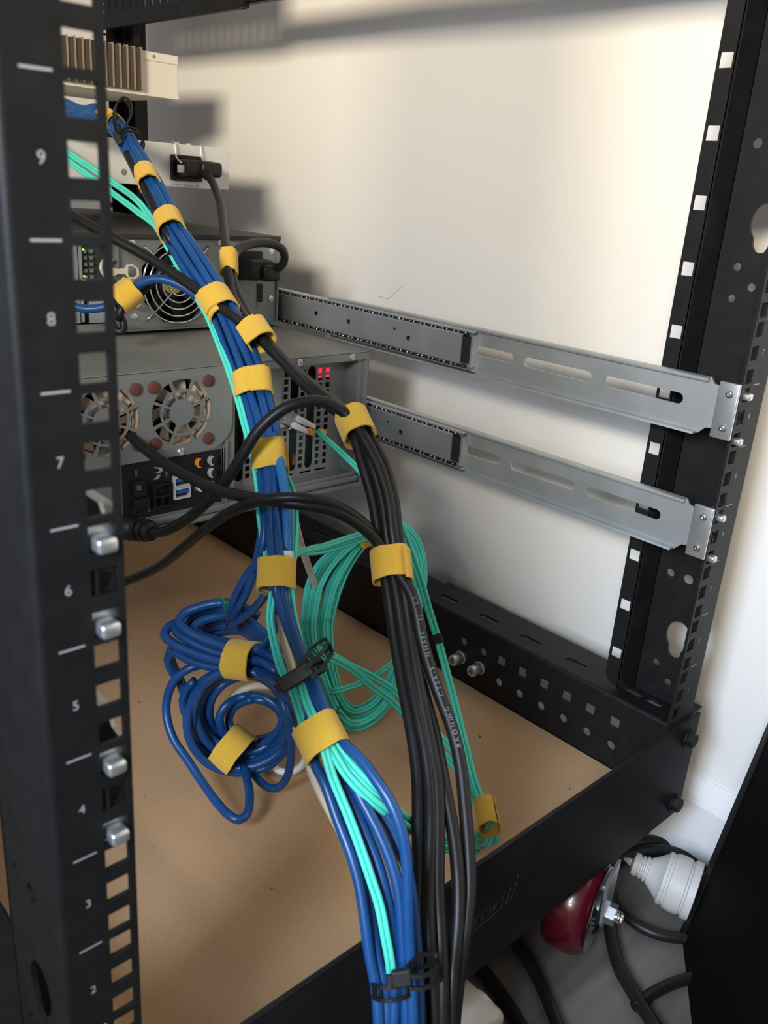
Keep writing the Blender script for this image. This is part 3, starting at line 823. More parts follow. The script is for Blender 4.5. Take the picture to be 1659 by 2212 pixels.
# ------------------------------------------------------------------ cables (centre lines in millimetres)
CABLES = [
 ('m0', 'network_cable', 'blue cable on the left edge of the main bundle, bending off to the upper coil', 'cable', 'blue network cables of the main strapped bundle', 'blue', 6.2, 'round', [(121.3, 605.8, 406.5), (187.3, 596.8, 408.9), (231.3, 590.8, 410.5), (240.9, 568.8, 409.1), (246.4, 547.5, 412.7), (249.2, 528.8, 413.5), (253.4, 505.2, 404.6), (253.0, 478.3, 386.6), (251.3, 452.5, 365.3), (250.6, 432.4, 348.3), (248.7, 413.1, 330.5), (249.6, 384.4, 305.8), (252.8, 349.4, 276.1), (248.6, 318.6, 249.2), (240.7, 284.6, 226.3), (232.2, 258.3, 208.5), (220.5, 233.0, 189.7), (201.3, 196.9, 158.8), (195.0, 189.0, 143.2), (194.3, 194.1, 129.1), (192.9, 203.9, 116.6), (193.0, 214.0, 101.8), (194.7, 224.6, 85.2), (198.3, 235.3, 67.0)]),
 ('m1', 'network_cable', 'second blue cable from the left in the main bundle, bending off below its lower strap', 'cable', 'blue network cables of the main strapped bundle', 'blue', 6.2, 'round', [(122.0, 606.9, 410.0), (188.0, 597.9, 412.4), (232.0, 591.9, 414.0), (241.6, 569.9, 412.6), (246.7, 548.0, 414.4), (248.5, 525.2, 416.8), (253.7, 500.2, 407.0), (253.3, 473.0, 388.3), (252.6, 446.5, 367.7), (252.3, 426.1, 350.9), (249.8, 407.3, 333.0), (251.2, 378.6, 309.1), (255.3, 343.1, 279.9), (251.5, 311.7, 252.8), (242.3, 278.5, 229.1), (233.8, 252.1, 211.0), (222.5, 226.3, 191.9), (206.1, 199.7, 170.3), (194.0, 179.9, 152.5), (183.1, 160.8, 135.6), (184.2, 162.5, 129.4), (187.2, 171.9, 118.8), (194.0, 190.9, 99.3), (198.5, 210.0, 81.5), (201.5, 229.0, 66.4), (201.5, 239.3, 57.6)]),
 ('m2', 'network_cable', 'third blue cable from the left in the main bundle, running on to the cross bar', 'cable', 'blue network cables of the main strapped bundle', 'blue', 6.4, 'round', [(122.7, 608.1, 413.5), (188.7, 599.1, 415.9), (232.7, 593.1, 417.5), (242.3, 571.1, 416.1), (247.1, 548.6, 416.1), (249.5, 525.6, 419.3), (256.3, 499.1, 409.8), (256.6, 471.0, 390.8), (255.5, 444.7, 369.7), (255.3, 424.1, 352.8), (254.0, 404.7, 335.9), (255.9, 375.9, 312.7), (258.8, 340.9, 282.4), (256.2, 308.6, 255.5), (247.9, 274.5, 231.8), (238.0, 248.8, 212.5), (225.5, 223.7, 192.6), (209.5, 196.8, 170.9), (198.0, 176.4, 153.2), (185.9, 158.3, 136.0), (182.8, 156.8, 127.4), (180.7, 150.5, 119.9), (176.6, 136.2, 110.5), (172.4, 121.6, 103.2), (164.9, 103.7, 100.6), (157.1, 86.0, 97.8), (151.7, 71.1, 93.5), (148.2, 60.0, 88.5), (146.2, 50.2, 83.1), (144.5, 37.2, 74.9), (144.2, 24.8, 64.9), (144.7, 10.9, 53.4), (144.5, -1.2, 41.3), (143.0, -11.0, 28.4), (139.6, -19.2, 12.0), (136.7, -25.3, -2.5), (133.8, -31.3, -16.4), (127.9, -40.6, -39.6), (129.9, -45.6, -112.8), (132.9, -58.6, -172.0), (139.9, -90.6, -184.5), (171.9, -160.6, -185.0)]),
 ('m3', 'network_cable', 'rightmost blue cable of the bottom fan, crossing over the aqua cords', 'cable', 'blue network cables of the main strapped bundle', 'blue', 6.4, 'round', [(124.0, 610.1, 419.8), (190.0, 601.1, 422.2), (234.0, 595.1, 423.8), (243.6, 573.1, 422.3), (247.7, 549.6, 419.2), (252.8, 530.2, 423.0), (260.6, 502.2, 412.4), (261.1, 473.6, 392.7), (261.3, 446.3, 372.2), (261.2, 425.5, 355.0), (259.3, 406.5, 337.8), (262.1, 377.2, 315.4), (265.8, 341.5, 285.2), (263.3, 308.6, 257.5), (254.1, 274.9, 232.8), (244.5, 248.7, 213.0), (232.0, 223.2, 192.4), (214.6, 197.3, 170.0), (203.1, 176.8, 152.1), (191.4, 158.3, 134.8), (186.1, 153.8, 127.7), (183.7, 147.7, 120.1), (179.1, 135.2, 113.2), (174.4, 120.9, 105.6), (166.7, 102.9, 102.6), (158.2, 83.5, 100.8), (152.8, 68.4, 96.0), (148.6, 55.5, 92.0), (147.0, 46.1, 88.1), (146.9, 36.4, 86.5), (147.2, 27.7, 84.8), (146.8, 17.1, 80.6), (146.8, 4.7, 74.0), (146.6, -5.2, 63.2), (145.2, -12.7, 49.2), (140.9, -20.5, 28.9), (137.7, -27.3, 7.2), (134.4, -34.9, -13.6), (129.5, -44.0, -37.5), (131.5, -49.0, -111.8), (134.5, -62.0, -172.0), (141.5, -94.0, -184.5), (155.5, -164.0, -185.0)]),
 ('m4', 'network_cable', 'blue cable behind the bundle left edge, doubled with another above the upper coil', 'cable', 'blue network cables of the main strapped bundle', 'blue', 6.2, 'round', [(124.5, 610.9, 422.1), (190.5, 601.9, 424.5), (234.5, 595.9, 426.1), (244.1, 573.8, 424.6), (248.0, 549.9, 420.3), (253.3, 536.3, 415.5), (258.3, 511.7, 406.3), (257.6, 484.7, 387.5), (256.2, 458.5, 366.0), (256.2, 437.9, 349.2), (254.1, 418.6, 331.3), (254.8, 390.0, 306.2), (258.6, 354.4, 276.4), (255.3, 322.7, 249.4), (246.6, 289.0, 225.7), (237.5, 262.8, 207.2), (226.4, 236.9, 188.1), (210.9, 209.3, 166.2), (199.2, 196.8, 149.0), (196.8, 197.2, 133.9), (194.9, 200.1, 118.6), (195.0, 206.6, 102.7), (196.3, 217.5, 86.1), (198.8, 230.5, 70.0)]),
 ('m5', 'network_cable', 'blue cable at the back of the main bundle, curving behind the upper coil strap', 'cable', 'blue network cables of the main strapped bundle', 'blue', 6.2, 'round', [(123.4, 609.1, 416.7), (189.4, 600.1, 419.1), (233.4, 594.1, 420.7), (243.0, 572.1, 419.2), (247.4, 549.1, 417.6), (255.0, 537.8, 418.6), (260.9, 511.9, 408.7), (261.3, 483.8, 389.8), (260.7, 457.1, 368.7), (260.0, 436.7, 351.2), (258.1, 417.4, 333.5), (260.5, 387.9, 310.1), (263.9, 352.4, 279.6), (260.2, 320.6, 251.7), (251.9, 286.3, 227.7), (243.2, 259.7, 208.8), (230.8, 234.4, 188.7), (214.2, 207.7, 166.4), (202.8, 187.0, 148.2), (191.3, 168.1, 130.7), (188.9, 166.3, 116.8), (192.5, 167.5, 103.1), (196.0, 172.7, 91.0), (200.0, 185.7, 72.0), (202.4, 196.9, 57.8), (203.7, 208.8, 46.1)]),
 ('m6', 'network_cable', 'blue cable at the back right, showing low down as a sliver beside the black cords', 'cable', 'blue network cables of the main strapped bundle', 'blue', 6.2, 'round', [(125.0, 611.6, 424.5), (191.0, 602.6, 426.9), (235.0, 596.6, 428.5), (244.6, 574.6, 427.0), (248.2, 550.3, 421.5), (255.8, 537.2, 422.0), (263.4, 509.6, 411.8), (263.5, 481.3, 391.8), (263.2, 454.2, 370.8), (263.5, 433.1, 353.9), (261.8, 413.8, 336.5), (263.8, 384.8, 313.1), (267.5, 348.9, 282.7), (265.6, 315.7, 255.3), (256.3, 281.9, 230.4), (246.2, 256.0, 210.4), (234.3, 230.2, 189.9), (217.5, 203.5, 167.4), (205.5, 183.3, 149.2), (193.6, 164.9, 131.6), (190.4, 161.6, 116.6), (185.9, 147.3, 103.5), (173.2, 116.6, 98.0), (160.5, 82.1, 93.8), (154.6, 60.4, 84.0), (152.4, 41.5, 72.4), (153.1, 25.5, 60.0), (156.3, 8.4, 44.5), (155.6, -5.0, 29.0), (153.0, -14.4, 11.9), (147.9, -23.5, -3.6), (142.3, -33.0, -21.0), (135.8, -42.9, -43.7), (137.8, -47.9, -114.8), (140.8, -60.9, -172.0), (147.8, -92.9, -184.5), (167.8, -162.9, -185.0)]),
 ('t1', 'network_cable', 'leftmost blue cable of the bottom fan, coming from the upper coil under the tie', 'cable', 'blue leads of the coiled bundles', 'blue', 6.4, 'round', [(194.3, 213.1, 51.1), (199.3, 203.9, 54.1), (197.7, 182.0, 60.7), (185.7, 142.7, 71.3), (166.4, 106.7, 80.5), (150.0, 79.4, 83.4), (142.3, 66.3, 78.1), (138.0, 58.4, 72.0), (137.1, 51.2, 68.0), (136.1, 44.3, 64.3), (134.1, 29.9, 50.2), (132.4, 16.9, 39.3), (130.6, 6.5, 27.2), (127.0, -3.9, 12.0), (123.6, -13.2, -3.7), (121.8, -21.2, -16.6), (116.5, -32.1, -38.7), (118.5, -37.1, -112.3), (121.5, -50.1, -172.0), (128.5, -82.1, -184.5), (160.5, -152.1, -185.0)]),
 ('t2', 'network_cable', 'second blue cable of the bottom fan, coming diagonally from below the upper coil strap', 'cable', 'blue leads of the coiled bundles', 'blue', 6.4, 'round', [(193.0, 211.0, 38.9), (197.1, 196.4, 41.5), (192.0, 172.5, 48.9), (179.9, 142.1, 59.5), (166.7, 108.9, 70.9), (153.6, 82.2, 81.1), (147.2, 65.3, 79.7), (144.6, 53.5, 75.1), (142.9, 39.6, 68.0), (141.9, 27.4, 59.7), (141.1, 14.7, 48.3), (140.5, 3.6, 37.1), (138.3, -8.0, 22.4), (135.0, -18.0, 5.5), (132.9, -24.1, -7.3), (127.7, -30.2, -22.7), (122.4, -36.5, -39.2), (124.4, -41.5, -112.6), (127.4, -54.5, -172.0), (134.4, -86.5, -184.5), (148.4, -156.5, -185.0)]),
 ('t3', 'network_cable', 'blue cable tucked between the two left ones of the bottom fan above the tie', 'cable', 'blue leads of the coiled bundles', 'blue', 6.2, 'round', [(140.8, 36.1, 51.5), (138.2, 23.3, 39.3), (135.8, 12.2, 27.9), (133.6, 2.1, 15.9), (131.3, -6.6, 3.4), (128.0, -15.8, -8.8), (126.4, -24.6, -20.2), (120.5, -33.7, -40.3), (122.5, -38.7, -113.2), (125.5, -51.7, -172.0), (132.5, -83.7, -184.5), (158.5, -153.7, -185.0)]),
 ('q1', 'network_cable', 'outermost blue loop of the upper coil, turning back in a knob at the far left', 'cable', 'blue loops of the upper coil', 'blue', 7.1, 'round', [(200.4, 175.7, 47.8), (198.8, 193.3, 50.0), (187.9, 214.9, 42.7), (180.3, 230.3, 40.8), (172.8, 247.0, 41.7), (165.7, 262.9, 44.6), (164.8, 271.4, 47.8), (171.0, 274.6, 51.2), (182.5, 277.8, 50.3), (195.4, 282.4, 48.8)]),
 ('q2', 'network_cable', 'blue loop of the upper coil arching from its strap over the top left', 'cable', 'blue loops of the upper coil', 'blue', 7.1, 'round', [(206.8, 184.8, 54.4), (200.3, 198.5, 57.0), (192.3, 210.3, 53.4), (185.5, 224.2, 53.1), (178.6, 238.9, 54.1), (172.4, 252.6, 57.3), (172.1, 261.9, 60.3), (178.4, 265.2, 64.1), (187.0, 261.6, 67.7), (197.6, 255.8, 70.6), (205.4, 248.8, 71.7), (216.0, 242.6, 68.1), (224.7, 233.4, 61.0)]),
 ('q3', 'network_cable', 'small inner blue loop of the upper coil just above its strap', 'cable', 'blue loops of the upper coil', 'blue', 7.1, 'round', [(217.5, 199.3, 53.6), (208.2, 209.6, 53.1), (199.2, 220.4, 51.2), (188.8, 236.1, 50.5), (182.6, 250.0, 51.4), (182.1, 257.6, 53.6), (188.9, 258.7, 57.0), (199.5, 254.2, 59.7), (209.7, 248.8, 59.7), (219.7, 238.3, 55.3), (224.8, 223.9, 48.8)]),
 ('q4', 'network_cable', 'blue twisted cable of the upper coil running under the green wire to the strap', 'cable', 'blue loops of the upper coil', 'blue', 7.1, 'round', [(182.6, 276.1, 47.3), (190.3, 274.5, 55.7), (200.7, 267.2, 61.0), (209.6, 255.1, 63.1), (214.7, 237.4, 61.5), (215.5, 220.2, 58.5), (213.8, 204.7, 54.3), (209.4, 185.9, 49.9)]),
 ('q5', 'network_cable', 'second twisted blue cable of the upper coil, lying inside the first', 'cable', 'blue loops of the upper coil', 'blue', 7.1, 'round', [(186.6, 275.3, 41.6), (197.2, 275.0, 49.4), (207.7, 265.1, 55.8), (215.1, 250.4, 58.6), (217.4, 231.9, 55.9), (216.1, 213.6, 52.7)]),
 ('q6', 'network_cable', 'lowest blue cable leaving the left of the upper coil strap, bending down at the left', 'cable', 'blue loops of the upper coil', 'blue', 7.1, 'round', [(207.9, 194.1, 39.9), (195.6, 214.8, 33.8), (183.0, 235.8, 30.5), (174.0, 253.8, 31.4), (169.8, 267.6, 32.7), (167.7, 271.7, 25.1), (170.4, 270.6, 14.0), (175.2, 266.5, 3.5), (177.4, 263.0, -10.6)]),
 ('q7', 'network_cable', 'blue cable hanging behind the left side of the upper coil towards the lower ring', 'cable', 'blue loops of the upper coil', 'blue', 7.1, 'round', [(208.9, 201.0, 32.3), (193.1, 223.2, 28.2), (183.8, 246.7, 27.4), (178.1, 269.4, 31.6), (175.8, 279.4, 29.3), (174.8, 280.9, 19.1), (177.5, 274.6, 6.2), (180.1, 269.4, -4.8)]),
 ('q8', 'network_cable', 'blue loop of the upper coil just inside the outer knob', 'cable', 'blue loops of the upper coil', 'blue', 7.1, 'round', [(206.5, 189.6, 45.7), (197.5, 205.8, 43.0), (189.1, 223.4, 43.8), (181.3, 238.8, 44.7), (175.2, 252.2, 47.6), (171.5, 264.6, 50.3), (175.7, 273.2, 51.6), (187.4, 279.3, 50.9)]),
 ('q9', 'network_cable', 'blue twisted cable of the upper coil lying lowest under the strap', 'cable', 'blue loops of the upper coil', 'blue', 7.1, 'round', [(189.5, 276.1, 37.1), (199.9, 272.7, 44.3), (210.4, 262.6, 50.4), (217.6, 247.7, 52.2), (219.2, 227.6, 50.9), (217.0, 207.1, 47.5), (212.8, 185.6, 44.3)]),
 ('q10', 'network_cable', 'blue cable falling from the upper coil strap to the left rim of the ring coil', 'cable', 'blue loops of the upper coil', 'blue', 7.1, 'round', [(209.3, 210.5, 31.1), (196.8, 222.5, 28.1), (187.2, 232.9, 24.4), (180.4, 241.4, 16.6), (175.5, 248.0, 2.9), (173.8, 252.1, -15.3)]),
 ('q11', 'network_cable', 'second blue cable falling from the upper coil strap to the ring coil', 'cable', 'blue loops of the upper coil', 'blue', 7.1, 'round', [(214.2, 211.2, 27.4), (201.0, 222.4, 24.2), (191.2, 231.3, 20.1), (183.5, 238.6, 11.2), (178.6, 242.6, -1.7), (176.9, 245.2, -17.0)]),
 ('q13', 'network_cable', 'blue cable filling the upper coil just below the green wire, first of three', 'cable', 'blue loops of the upper coil', 'blue', 7.1, 'round', [(194.7, 279.2, 35.7), (204.1, 272.6, 40.6), (213.1, 260.1, 44.9), (219.0, 243.3, 46.4), (218.7, 223.2, 47.5), (216.5, 197.8, 48.8)]),
 ('q14', 'network_cable', 'blue cable filling the upper coil below the green wire, second of three', 'cable', 'blue loops of the upper coil', 'blue', 7.1, 'round', [(213.2, 273.6, 48.1), (220.3, 261.4, 49.5), (224.4, 244.9, 48.1), (223.4, 224.9, 48.0), (219.8, 199.3, 49.4)]),
 ('q15', 'network_cable', 'blue cable filling the upper coil below the green wire, third of three', 'cable', 'blue loops of the upper coil', 'blue', 7.1, 'round', [(197.6, 275.8, 28.8), (209.6, 267.9, 36.0), (219.3, 255.1, 41.1), (221.7, 235.9, 43.2), (221.3, 209.9, 43.9)]),
 ('q12', 'network_cable', 'blue cable passing right from the upper coil strap behind the lower bundle strap', 'cable', 'blue loops of the upper coil', 'blue', 6.4, 'round', [(205.7, 214.5, 40.7), (209.4, 193.5, 41.6), (201.8, 165.4, 44.8), (186.2, 131.7, 51.4), (168.8, 100.0, 57.9), (154.3, 72.2, 63.1)]),
 ('g0', 'network_cable', 'outermost blue turn of the lower ring coil on the board', 'cable', 'blue turns of the lower ring coil', 'blue', 6.9, 'round', [(187.0, 208.7, 39.0), (195.0, 196.9, 40.3), (203.4, 187.8, 34.8), (211.8, 182.7, 23.3), (219.2, 182.1, 7.2), (224.2, 185.6, -12.2), (225.2, 191.9, -32.1), (221.3, 199.6, -48.4), (212.7, 207.5, -58.1), (201.0, 214.9, -60.8), (188.4, 221.7, -57.9), (177.2, 227.9, -50.4), (169.1, 233.4, -38.7), (164.8, 237.4, -24.2), (164.5, 239.0, -9.0), (167.6, 237.1, 5.5), (173.0, 230.9, 19.2), (181.5, 223.8, 29.0), (189.0, 211.6, 36.8)]),
 ('g1', 'network_cable', 'second blue turn of the lower ring coil on the board', 'cable', 'blue turns of the lower ring coil', 'blue', 6.9, 'round', [(186.6, 206.6, 41.5), (197.3, 199.6, 39.0), (208.8, 195.2, 30.5), (219.0, 192.7, 17.8), (225.9, 191.8, 2.3), (228.3, 192.1, -14.2), (225.8, 193.8, -29.5), (219.2, 197.6, -41.4), (210.0, 203.9, -49.5), (200.2, 212.8, -54.7), (190.9, 223.5, -56.3), (183.0, 234.1, -52.7), (176.7, 242.3, -43.0), (172.3, 246.0, -28.4), (170.1, 244.2, -11.1), (170.1, 237.5, 6.9), (172.7, 227.3, 23.7), (180.1, 219.2, 34.0), (188.5, 209.5, 39.3)]),
 ('g2', 'network_cable', 'third blue turn of the lower ring coil on the board', 'cable', 'blue turns of the lower ring coil', 'blue', 6.9, 'round', [(193.8, 216.5, 34.2), (204.7, 210.2, 31.6), (213.9, 203.2, 25.9), (220.4, 196.4, 17.4), (223.8, 191.4, 5.7), (224.5, 189.7, -8.5), (222.9, 192.3, -23.5), (219.2, 199.4, -37.9), (213.8, 209.9, -50.4), (206.7, 221.9, -59.1), (198.1, 232.9, -61.0), (188.7, 240.6, -54.5), (179.8, 243.9, -40.9), (172.9, 243.0, -23.6), (169.4, 239.1, -5.6), (170.0, 233.6, 11.1), (174.8, 227.8, 24.4), (185.1, 225.1, 30.1), (195.8, 219.4, 32.0)]),
 ('g3', 'network_cable', 'fourth blue turn of the lower ring coil on the board', 'cable', 'blue turns of the lower ring coil', 'blue', 6.9, 'round', [(197.7, 221.2, 28.4), (204.6, 210.5, 30.1), (211.1, 201.1, 27.5), (217.1, 194.9, 19.5), (222.6, 193.1, 6.0), (226.6, 195.8, -10.7), (227.8, 202.0, -27.7), (225.4, 210.1, -42.7), (219.1, 218.5, -53.6), (209.6, 225.9, -58.1), (198.5, 231.7, -55.1), (187.8, 235.9, -46.1), (179.6, 239.0, -34.0), (175.1, 241.3, -21.0), (174.6, 242.4, -8.0), (177.7, 241.5, 4.6), (183.4, 237.7, 15.5), (192.3, 233.7, 21.4), (199.7, 224.1, 26.3)]),
 ('g4', 'network_cable', 'fifth blue turn of the lower ring coil on the board', 'cable', 'blue turns of the lower ring coil', 'blue', 6.9, 'round', [(196.4, 217.6, 28.7), (204.3, 210.0, 29.2), (213.3, 205.6, 23.5), (222.2, 204.1, 12.3), (228.9, 204.6, -2.1), (231.9, 206.3, -16.6), (230.5, 208.7, -29.5), (225.0, 211.8, -39.8), (216.7, 216.2, -46.8), (207.4, 222.0, -49.5), (198.7, 229.4, -48.1), (191.7, 237.6, -43.7), (186.9, 245.0, -36.9), (184.2, 249.6, -27.1), (183.3, 250.0, -14.2), (184.0, 245.6, 0.0), (186.3, 237.4, 13.1), (192.3, 230.2, 20.9), (198.4, 220.5, 26.6)]),
 ('g5', 'network_cable', 'sixth blue turn of the lower ring coil on the board', 'cable', 'blue turns of the lower ring coil', 'blue', 6.9, 'round', [(203.8, 223.2, 21.1), (213.1, 219.5, 19.2), (221.4, 215.6, 13.3), (227.4, 211.5, 4.8), (230.1, 207.7, -4.6), (229.9, 205.4, -14.4), (227.4, 205.9, -24.7), (223.5, 210.0, -35.3), (218.9, 217.4, -44.3), (213.7, 226.9, -50.0), (207.9, 236.5, -51.4), (201.8, 244.1, -48.2), (195.7, 248.0, -39.9), (190.4, 247.7, -27.2), (187.0, 243.9, -12.2), (186.4, 238.2, 1.8), (189.2, 232.4, 12.3), (197.3, 230.3, 16.6), (205.8, 226.1, 19.0)]),
 ('g6', 'network_cable', 'seventh blue turn of the lower ring coil on the board', 'cable', 'blue turns of the lower ring coil', 'blue', 6.9, 'round', [(214.4, 230.9, -4.0), (219.7, 223.5, -2.9), (223.8, 215.8, -4.1), (226.9, 209.6, -7.7), (229.3, 206.5, -13.8), (231.2, 207.4, -22.5), (232.0, 211.8, -33.0), (231.1, 218.6, -43.0), (227.6, 225.9, -49.9), (221.6, 232.3, -52.7), (213.9, 236.7, -51.2), (205.9, 239.1, -46.1), (199.1, 240.1, -38.4), (195.0, 240.5, -29.7), (194.2, 240.8, -21.8), (196.8, 240.8, -15.6), (201.9, 239.7, -10.8), (210.2, 239.3, -9.2), (216.4, 233.7, -6.3)]),
 ('g7', 'network_cable', 'innermost blue turn of the lower ring coil on the board', 'cable', 'blue turns of the lower ring coil', 'blue', 6.9, 'round', [(215.3, 226.2, -5.4), (219.4, 219.6, -4.4), (224.6, 215.6, -7.3), (230.2, 214.5, -13.5), (235.2, 215.7, -21.8), (238.2, 218.2, -31.0), (238.1, 220.9, -39.1), (234.6, 223.2, -44.3), (228.6, 225.2, -46.4), (221.5, 227.4, -46.4), (214.8, 230.6, -45.1), (209.8, 235.0, -42.8), (206.9, 240.0, -39.6), (206.0, 244.4, -35.5), (206.7, 246.7, -30.3), (208.2, 245.6, -24.1), (210.1, 241.1, -16.9), (214.3, 236.8, -12.3), (217.3, 229.0, -7.6)]),
 ('x1', 'network_cable', 'blue cable bulging from the left side of the lower ring coil', 'cable', 'blue turns of the lower ring coil', 'blue', 6.5, 'round', [(174.4, 244.6, 17.2), (170.9, 249.6, 8.7), (168.7, 252.2, -1.7), (169.8, 251.5, -12.5), (173.9, 247.7, -23.5)]),
 ('loop1', 'network_cable', 'long loose blue loop hanging at the left of the ring coil down the board', 'cable', 'blue turns of the lower ring coil', 'blue', 6.7, 'round', [(185.5, 249.6, 24.6), (178.0, 253.3, 23.4), (168.3, 260.7, 13.9), (162.0, 264.0, -3.1), (158.9, 259.8, -16.8), (157.8, 247.9, -30.3), (159.8, 232.0, -40.0), (160.9, 212.8, -49.1), (160.4, 191.1, -54.4), (160.7, 175.2, -55.8), (164.4, 168.2, -56.7), (172.2, 169.8, -56.1), (183.7, 183.6, -54.0), (193.2, 201.1, -54.2), (199.1, 213.6, -53.3)]),
 ('loop2', 'network_cable', 'short loose blue loop hanging below the right of the ring coil', 'cable', 'blue turns of the lower ring coil', 'blue', 6.3, 'round', [(206.9, 213.3, -62.4), (205.5, 205.6, -62.4), (206.8, 194.4, -64.3), (210.3, 186.0, -62.5), (214.0, 180.7, -54.5), (214.8, 176.1, -38.9), (214.1, 174.8, -14.2), (212.9, 178.2, 4.6), (212.4, 183.6, 14.0), (214.3, 191.0, 17.4)]),
 ('s12', 'network_cable', 'blue cable arching from a small strap by the near left post into the bundle', 'cable', None, 'blue', 7.2, 'round', [(107.9, 483.7, 270.9), (149.9, 471.7, 268.5), (177.9, 463.7, 266.9), (185.9, 455.4, 265.9), (196.6, 444.1, 264.1), (207.6, 434.8, 266.9), (214.5, 427.1, 270.8), (220.2, 416.9, 279.1), (225.5, 409.2, 288.4), (235.2, 398.0, 293.6), (246.2, 384.3, 290.7), (255.4, 369.3, 281.8), (259.8, 355.8, 270.0), (259.9, 334.2, 251.4)]),
 ('lb', 'network_cable', 'lighter blue network cable at the right of the main bundle above its lower strap', 'cable', None, 'blue2', 7.2, 'round', [(235.9, 236.9, 202.9), (227.7, 219.0, 193.3), (220.1, 203.4, 183.6), (212.1, 187.9, 173.0), (206.4, 178.0, 160.6), (201.2, 170.4, 147.7), (196.9, 165.2, 135.5), (193.9, 162.6, 124.8)]),
 ('a1', 'fibre_cable', 'upper aqua cord crossing from behind the near left post to the blue bundle edge', 'fibre cable', 'aqua fibre cords along the blue bundle', 'aqua', 2.9, 'zip', [(143.4, 653.0, 415.9), (197.4, 617.0, 403.9), (233.4, 593.0, 395.9), (241.6, 563.9, 383.8), (252.0, 505.9, 363.4), (250.9, 454.9, 349.2), (251.6, 429.5, 333.3), (252.7, 395.1, 303.6), (254.3, 366.2, 279.7), (249.8, 343.9, 268.6), (245.6, 320.1, 249.4), (239.4, 297.6, 234.5), (232.4, 275.7, 219.3), (226.8, 259.9, 207.2), (222.5, 246.9, 197.1), (214.4, 227.4, 184.6), (207.4, 213.1, 172.8), (200.7, 201.5, 160.8), (195.6, 186.6, 139.8), (189.5, 169.4, 123.9), (185.0, 164.0, 116.8), (181.4, 161.2, 104.6), (176.0, 148.0, 92.0), (164.6, 123.8, 87.3), (158.4, 105.5, 86.1), (146.4, 80.1, 83.6), (142.6, 67.7, 75.6)]),
 ('a2', 'fibre_cable', 'lower aqua fibre cord crossing from behind the near left post to the second bundle strap', 'fibre cable', 'aqua fibre cords along the blue bundle', 'aqua', 2.9, 'zip', [(142.3, 651.2, 402.3), (196.3, 615.2, 395.1), (232.3, 591.2, 390.3), (240.1, 561.7, 376.8), (250.2, 503.1, 354.7), (250.8, 455.0, 340.7), (252.5, 427.4, 330.9), (253.5, 400.0, 308.6)]),
 ('a3', 'fibre_cable', 'long aqua fibre cord down the middle of the bottom cable fan', 'fibre cable', 'aqua fibre cords along the blue bundle', 'aqua', 2.9, 'zip', [(241.3, 237.8, 186.1), (232.4, 215.4, 178.1), (223.1, 194.6, 172.2), (215.2, 181.5, 161.0), (204.3, 167.3, 144.7), (193.9, 157.0, 134.3), (189.6, 150.1, 121.5), (185.1, 141.2, 113.1), (178.9, 127.3, 106.2), (169.9, 111.6, 102.2), (154.8, 91.0, 97.4), (147.7, 76.8, 94.2), (142.6, 65.6, 94.5), (138.2, 53.2, 90.9), (136.2, 45.3, 83.6), (134.3, 36.5, 74.6), (132.8, 23.3, 63.6), (132.1, 11.6, 51.3), (131.1, -1.0, 36.5), (130.1, -11.0, 24.2), (128.2, -19.0, 10.8), (128.0, -24.2, -2.2), (129.0, -27.1, -23.1)]),
 ('r1', 'fibre_cable', 'bright aqua fibre cord branching right from the lower strap across to the black cords', 'fibre cable', 'aqua fibre cords along the blue bundle', 'aqua', 3.0, 'zip', [(167.1, 106.4, 98.5), (153.5, 85.0, 94.9), (146.0, 68.0, 91.2), (140.7, 54.3, 89.3), (139.9, 45.6, 85.4), (141.0, 31.9, 75.4), (144.9, 22.8, 68.2), (153.0, 15.6, 58.0), (172.2, 18.6, 36.6), (195.0, 27.8, 11.3), (236.2, 40.1, -31.2), (267.7, 44.7, -55.1), (294.6, 50.7, -73.4)]),
 ('r2', 'fibre_cable', 'second aqua fibre cord branching right from the lower strap, above the bright one', 'fibre cable', 'aqua fibre cords along the blue bundle', 'aqua', 3.0, 'zip', [(170.8, 107.8, 96.5), (156.7, 85.6, 93.4), (148.2, 67.4, 91.2), (143.2, 53.6, 89.8), (143.0, 44.2, 85.5), (146.0, 30.5, 76.4), (151.8, 20.1, 67.2), (166.1, 19.4, 49.6), (196.9, 30.6, 14.3), (238.5, 42.8, -27.5), (281.9, 52.7, -59.0)]),
 ('r3', 'fibre_cable', 'short aqua fibre cord between the two cords branching right from the lower strap', 'fibre cable', 'aqua fibre cords along the blue bundle', 'aqua', 2.8, 'zip', [(155.9, 87.5, 92.7), (147.8, 68.4, 89.6), (142.9, 54.3, 87.7), (142.1, 45.4, 83.4), (145.3, 32.5, 73.1), (151.1, 23.5, 63.8), (164.7, 22.2, 46.8), (189.3, 28.6, 19.3), (210.0, 32.8, -2.6)]),
 ('h1', 'fibre_cable', 'upper aqua fibre cord stretching from the blue bundle to the top of the aqua coil', 'fibre cable', 'aqua fibre cords along the blue bundle', 'aqua', 2.9, 'zip', [(204.1, 180.9, 144.6), (208.2, 181.1, 141.5), (240.5, 205.4, 122.6), (278.8, 233.7, 105.3), (323.7, 263.6, 89.6), (371.0, 286.1, 78.1), (397.2, 294.9, 72.5)]),
 ('h2', 'fibre_cable', 'lower aqua fibre cord stretching from the blue bundle to the top of the aqua coil', 'fibre cable', 'aqua fibre cords along the blue bundle', 'aqua', 2.9, 'zip', [(203.3, 177.6, 142.6), (215.4, 184.0, 134.6), (251.6, 213.0, 115.0), (300.5, 250.2, 91.8), (347.7, 278.0, 76.3), (396.7, 295.8, 67.5)]),
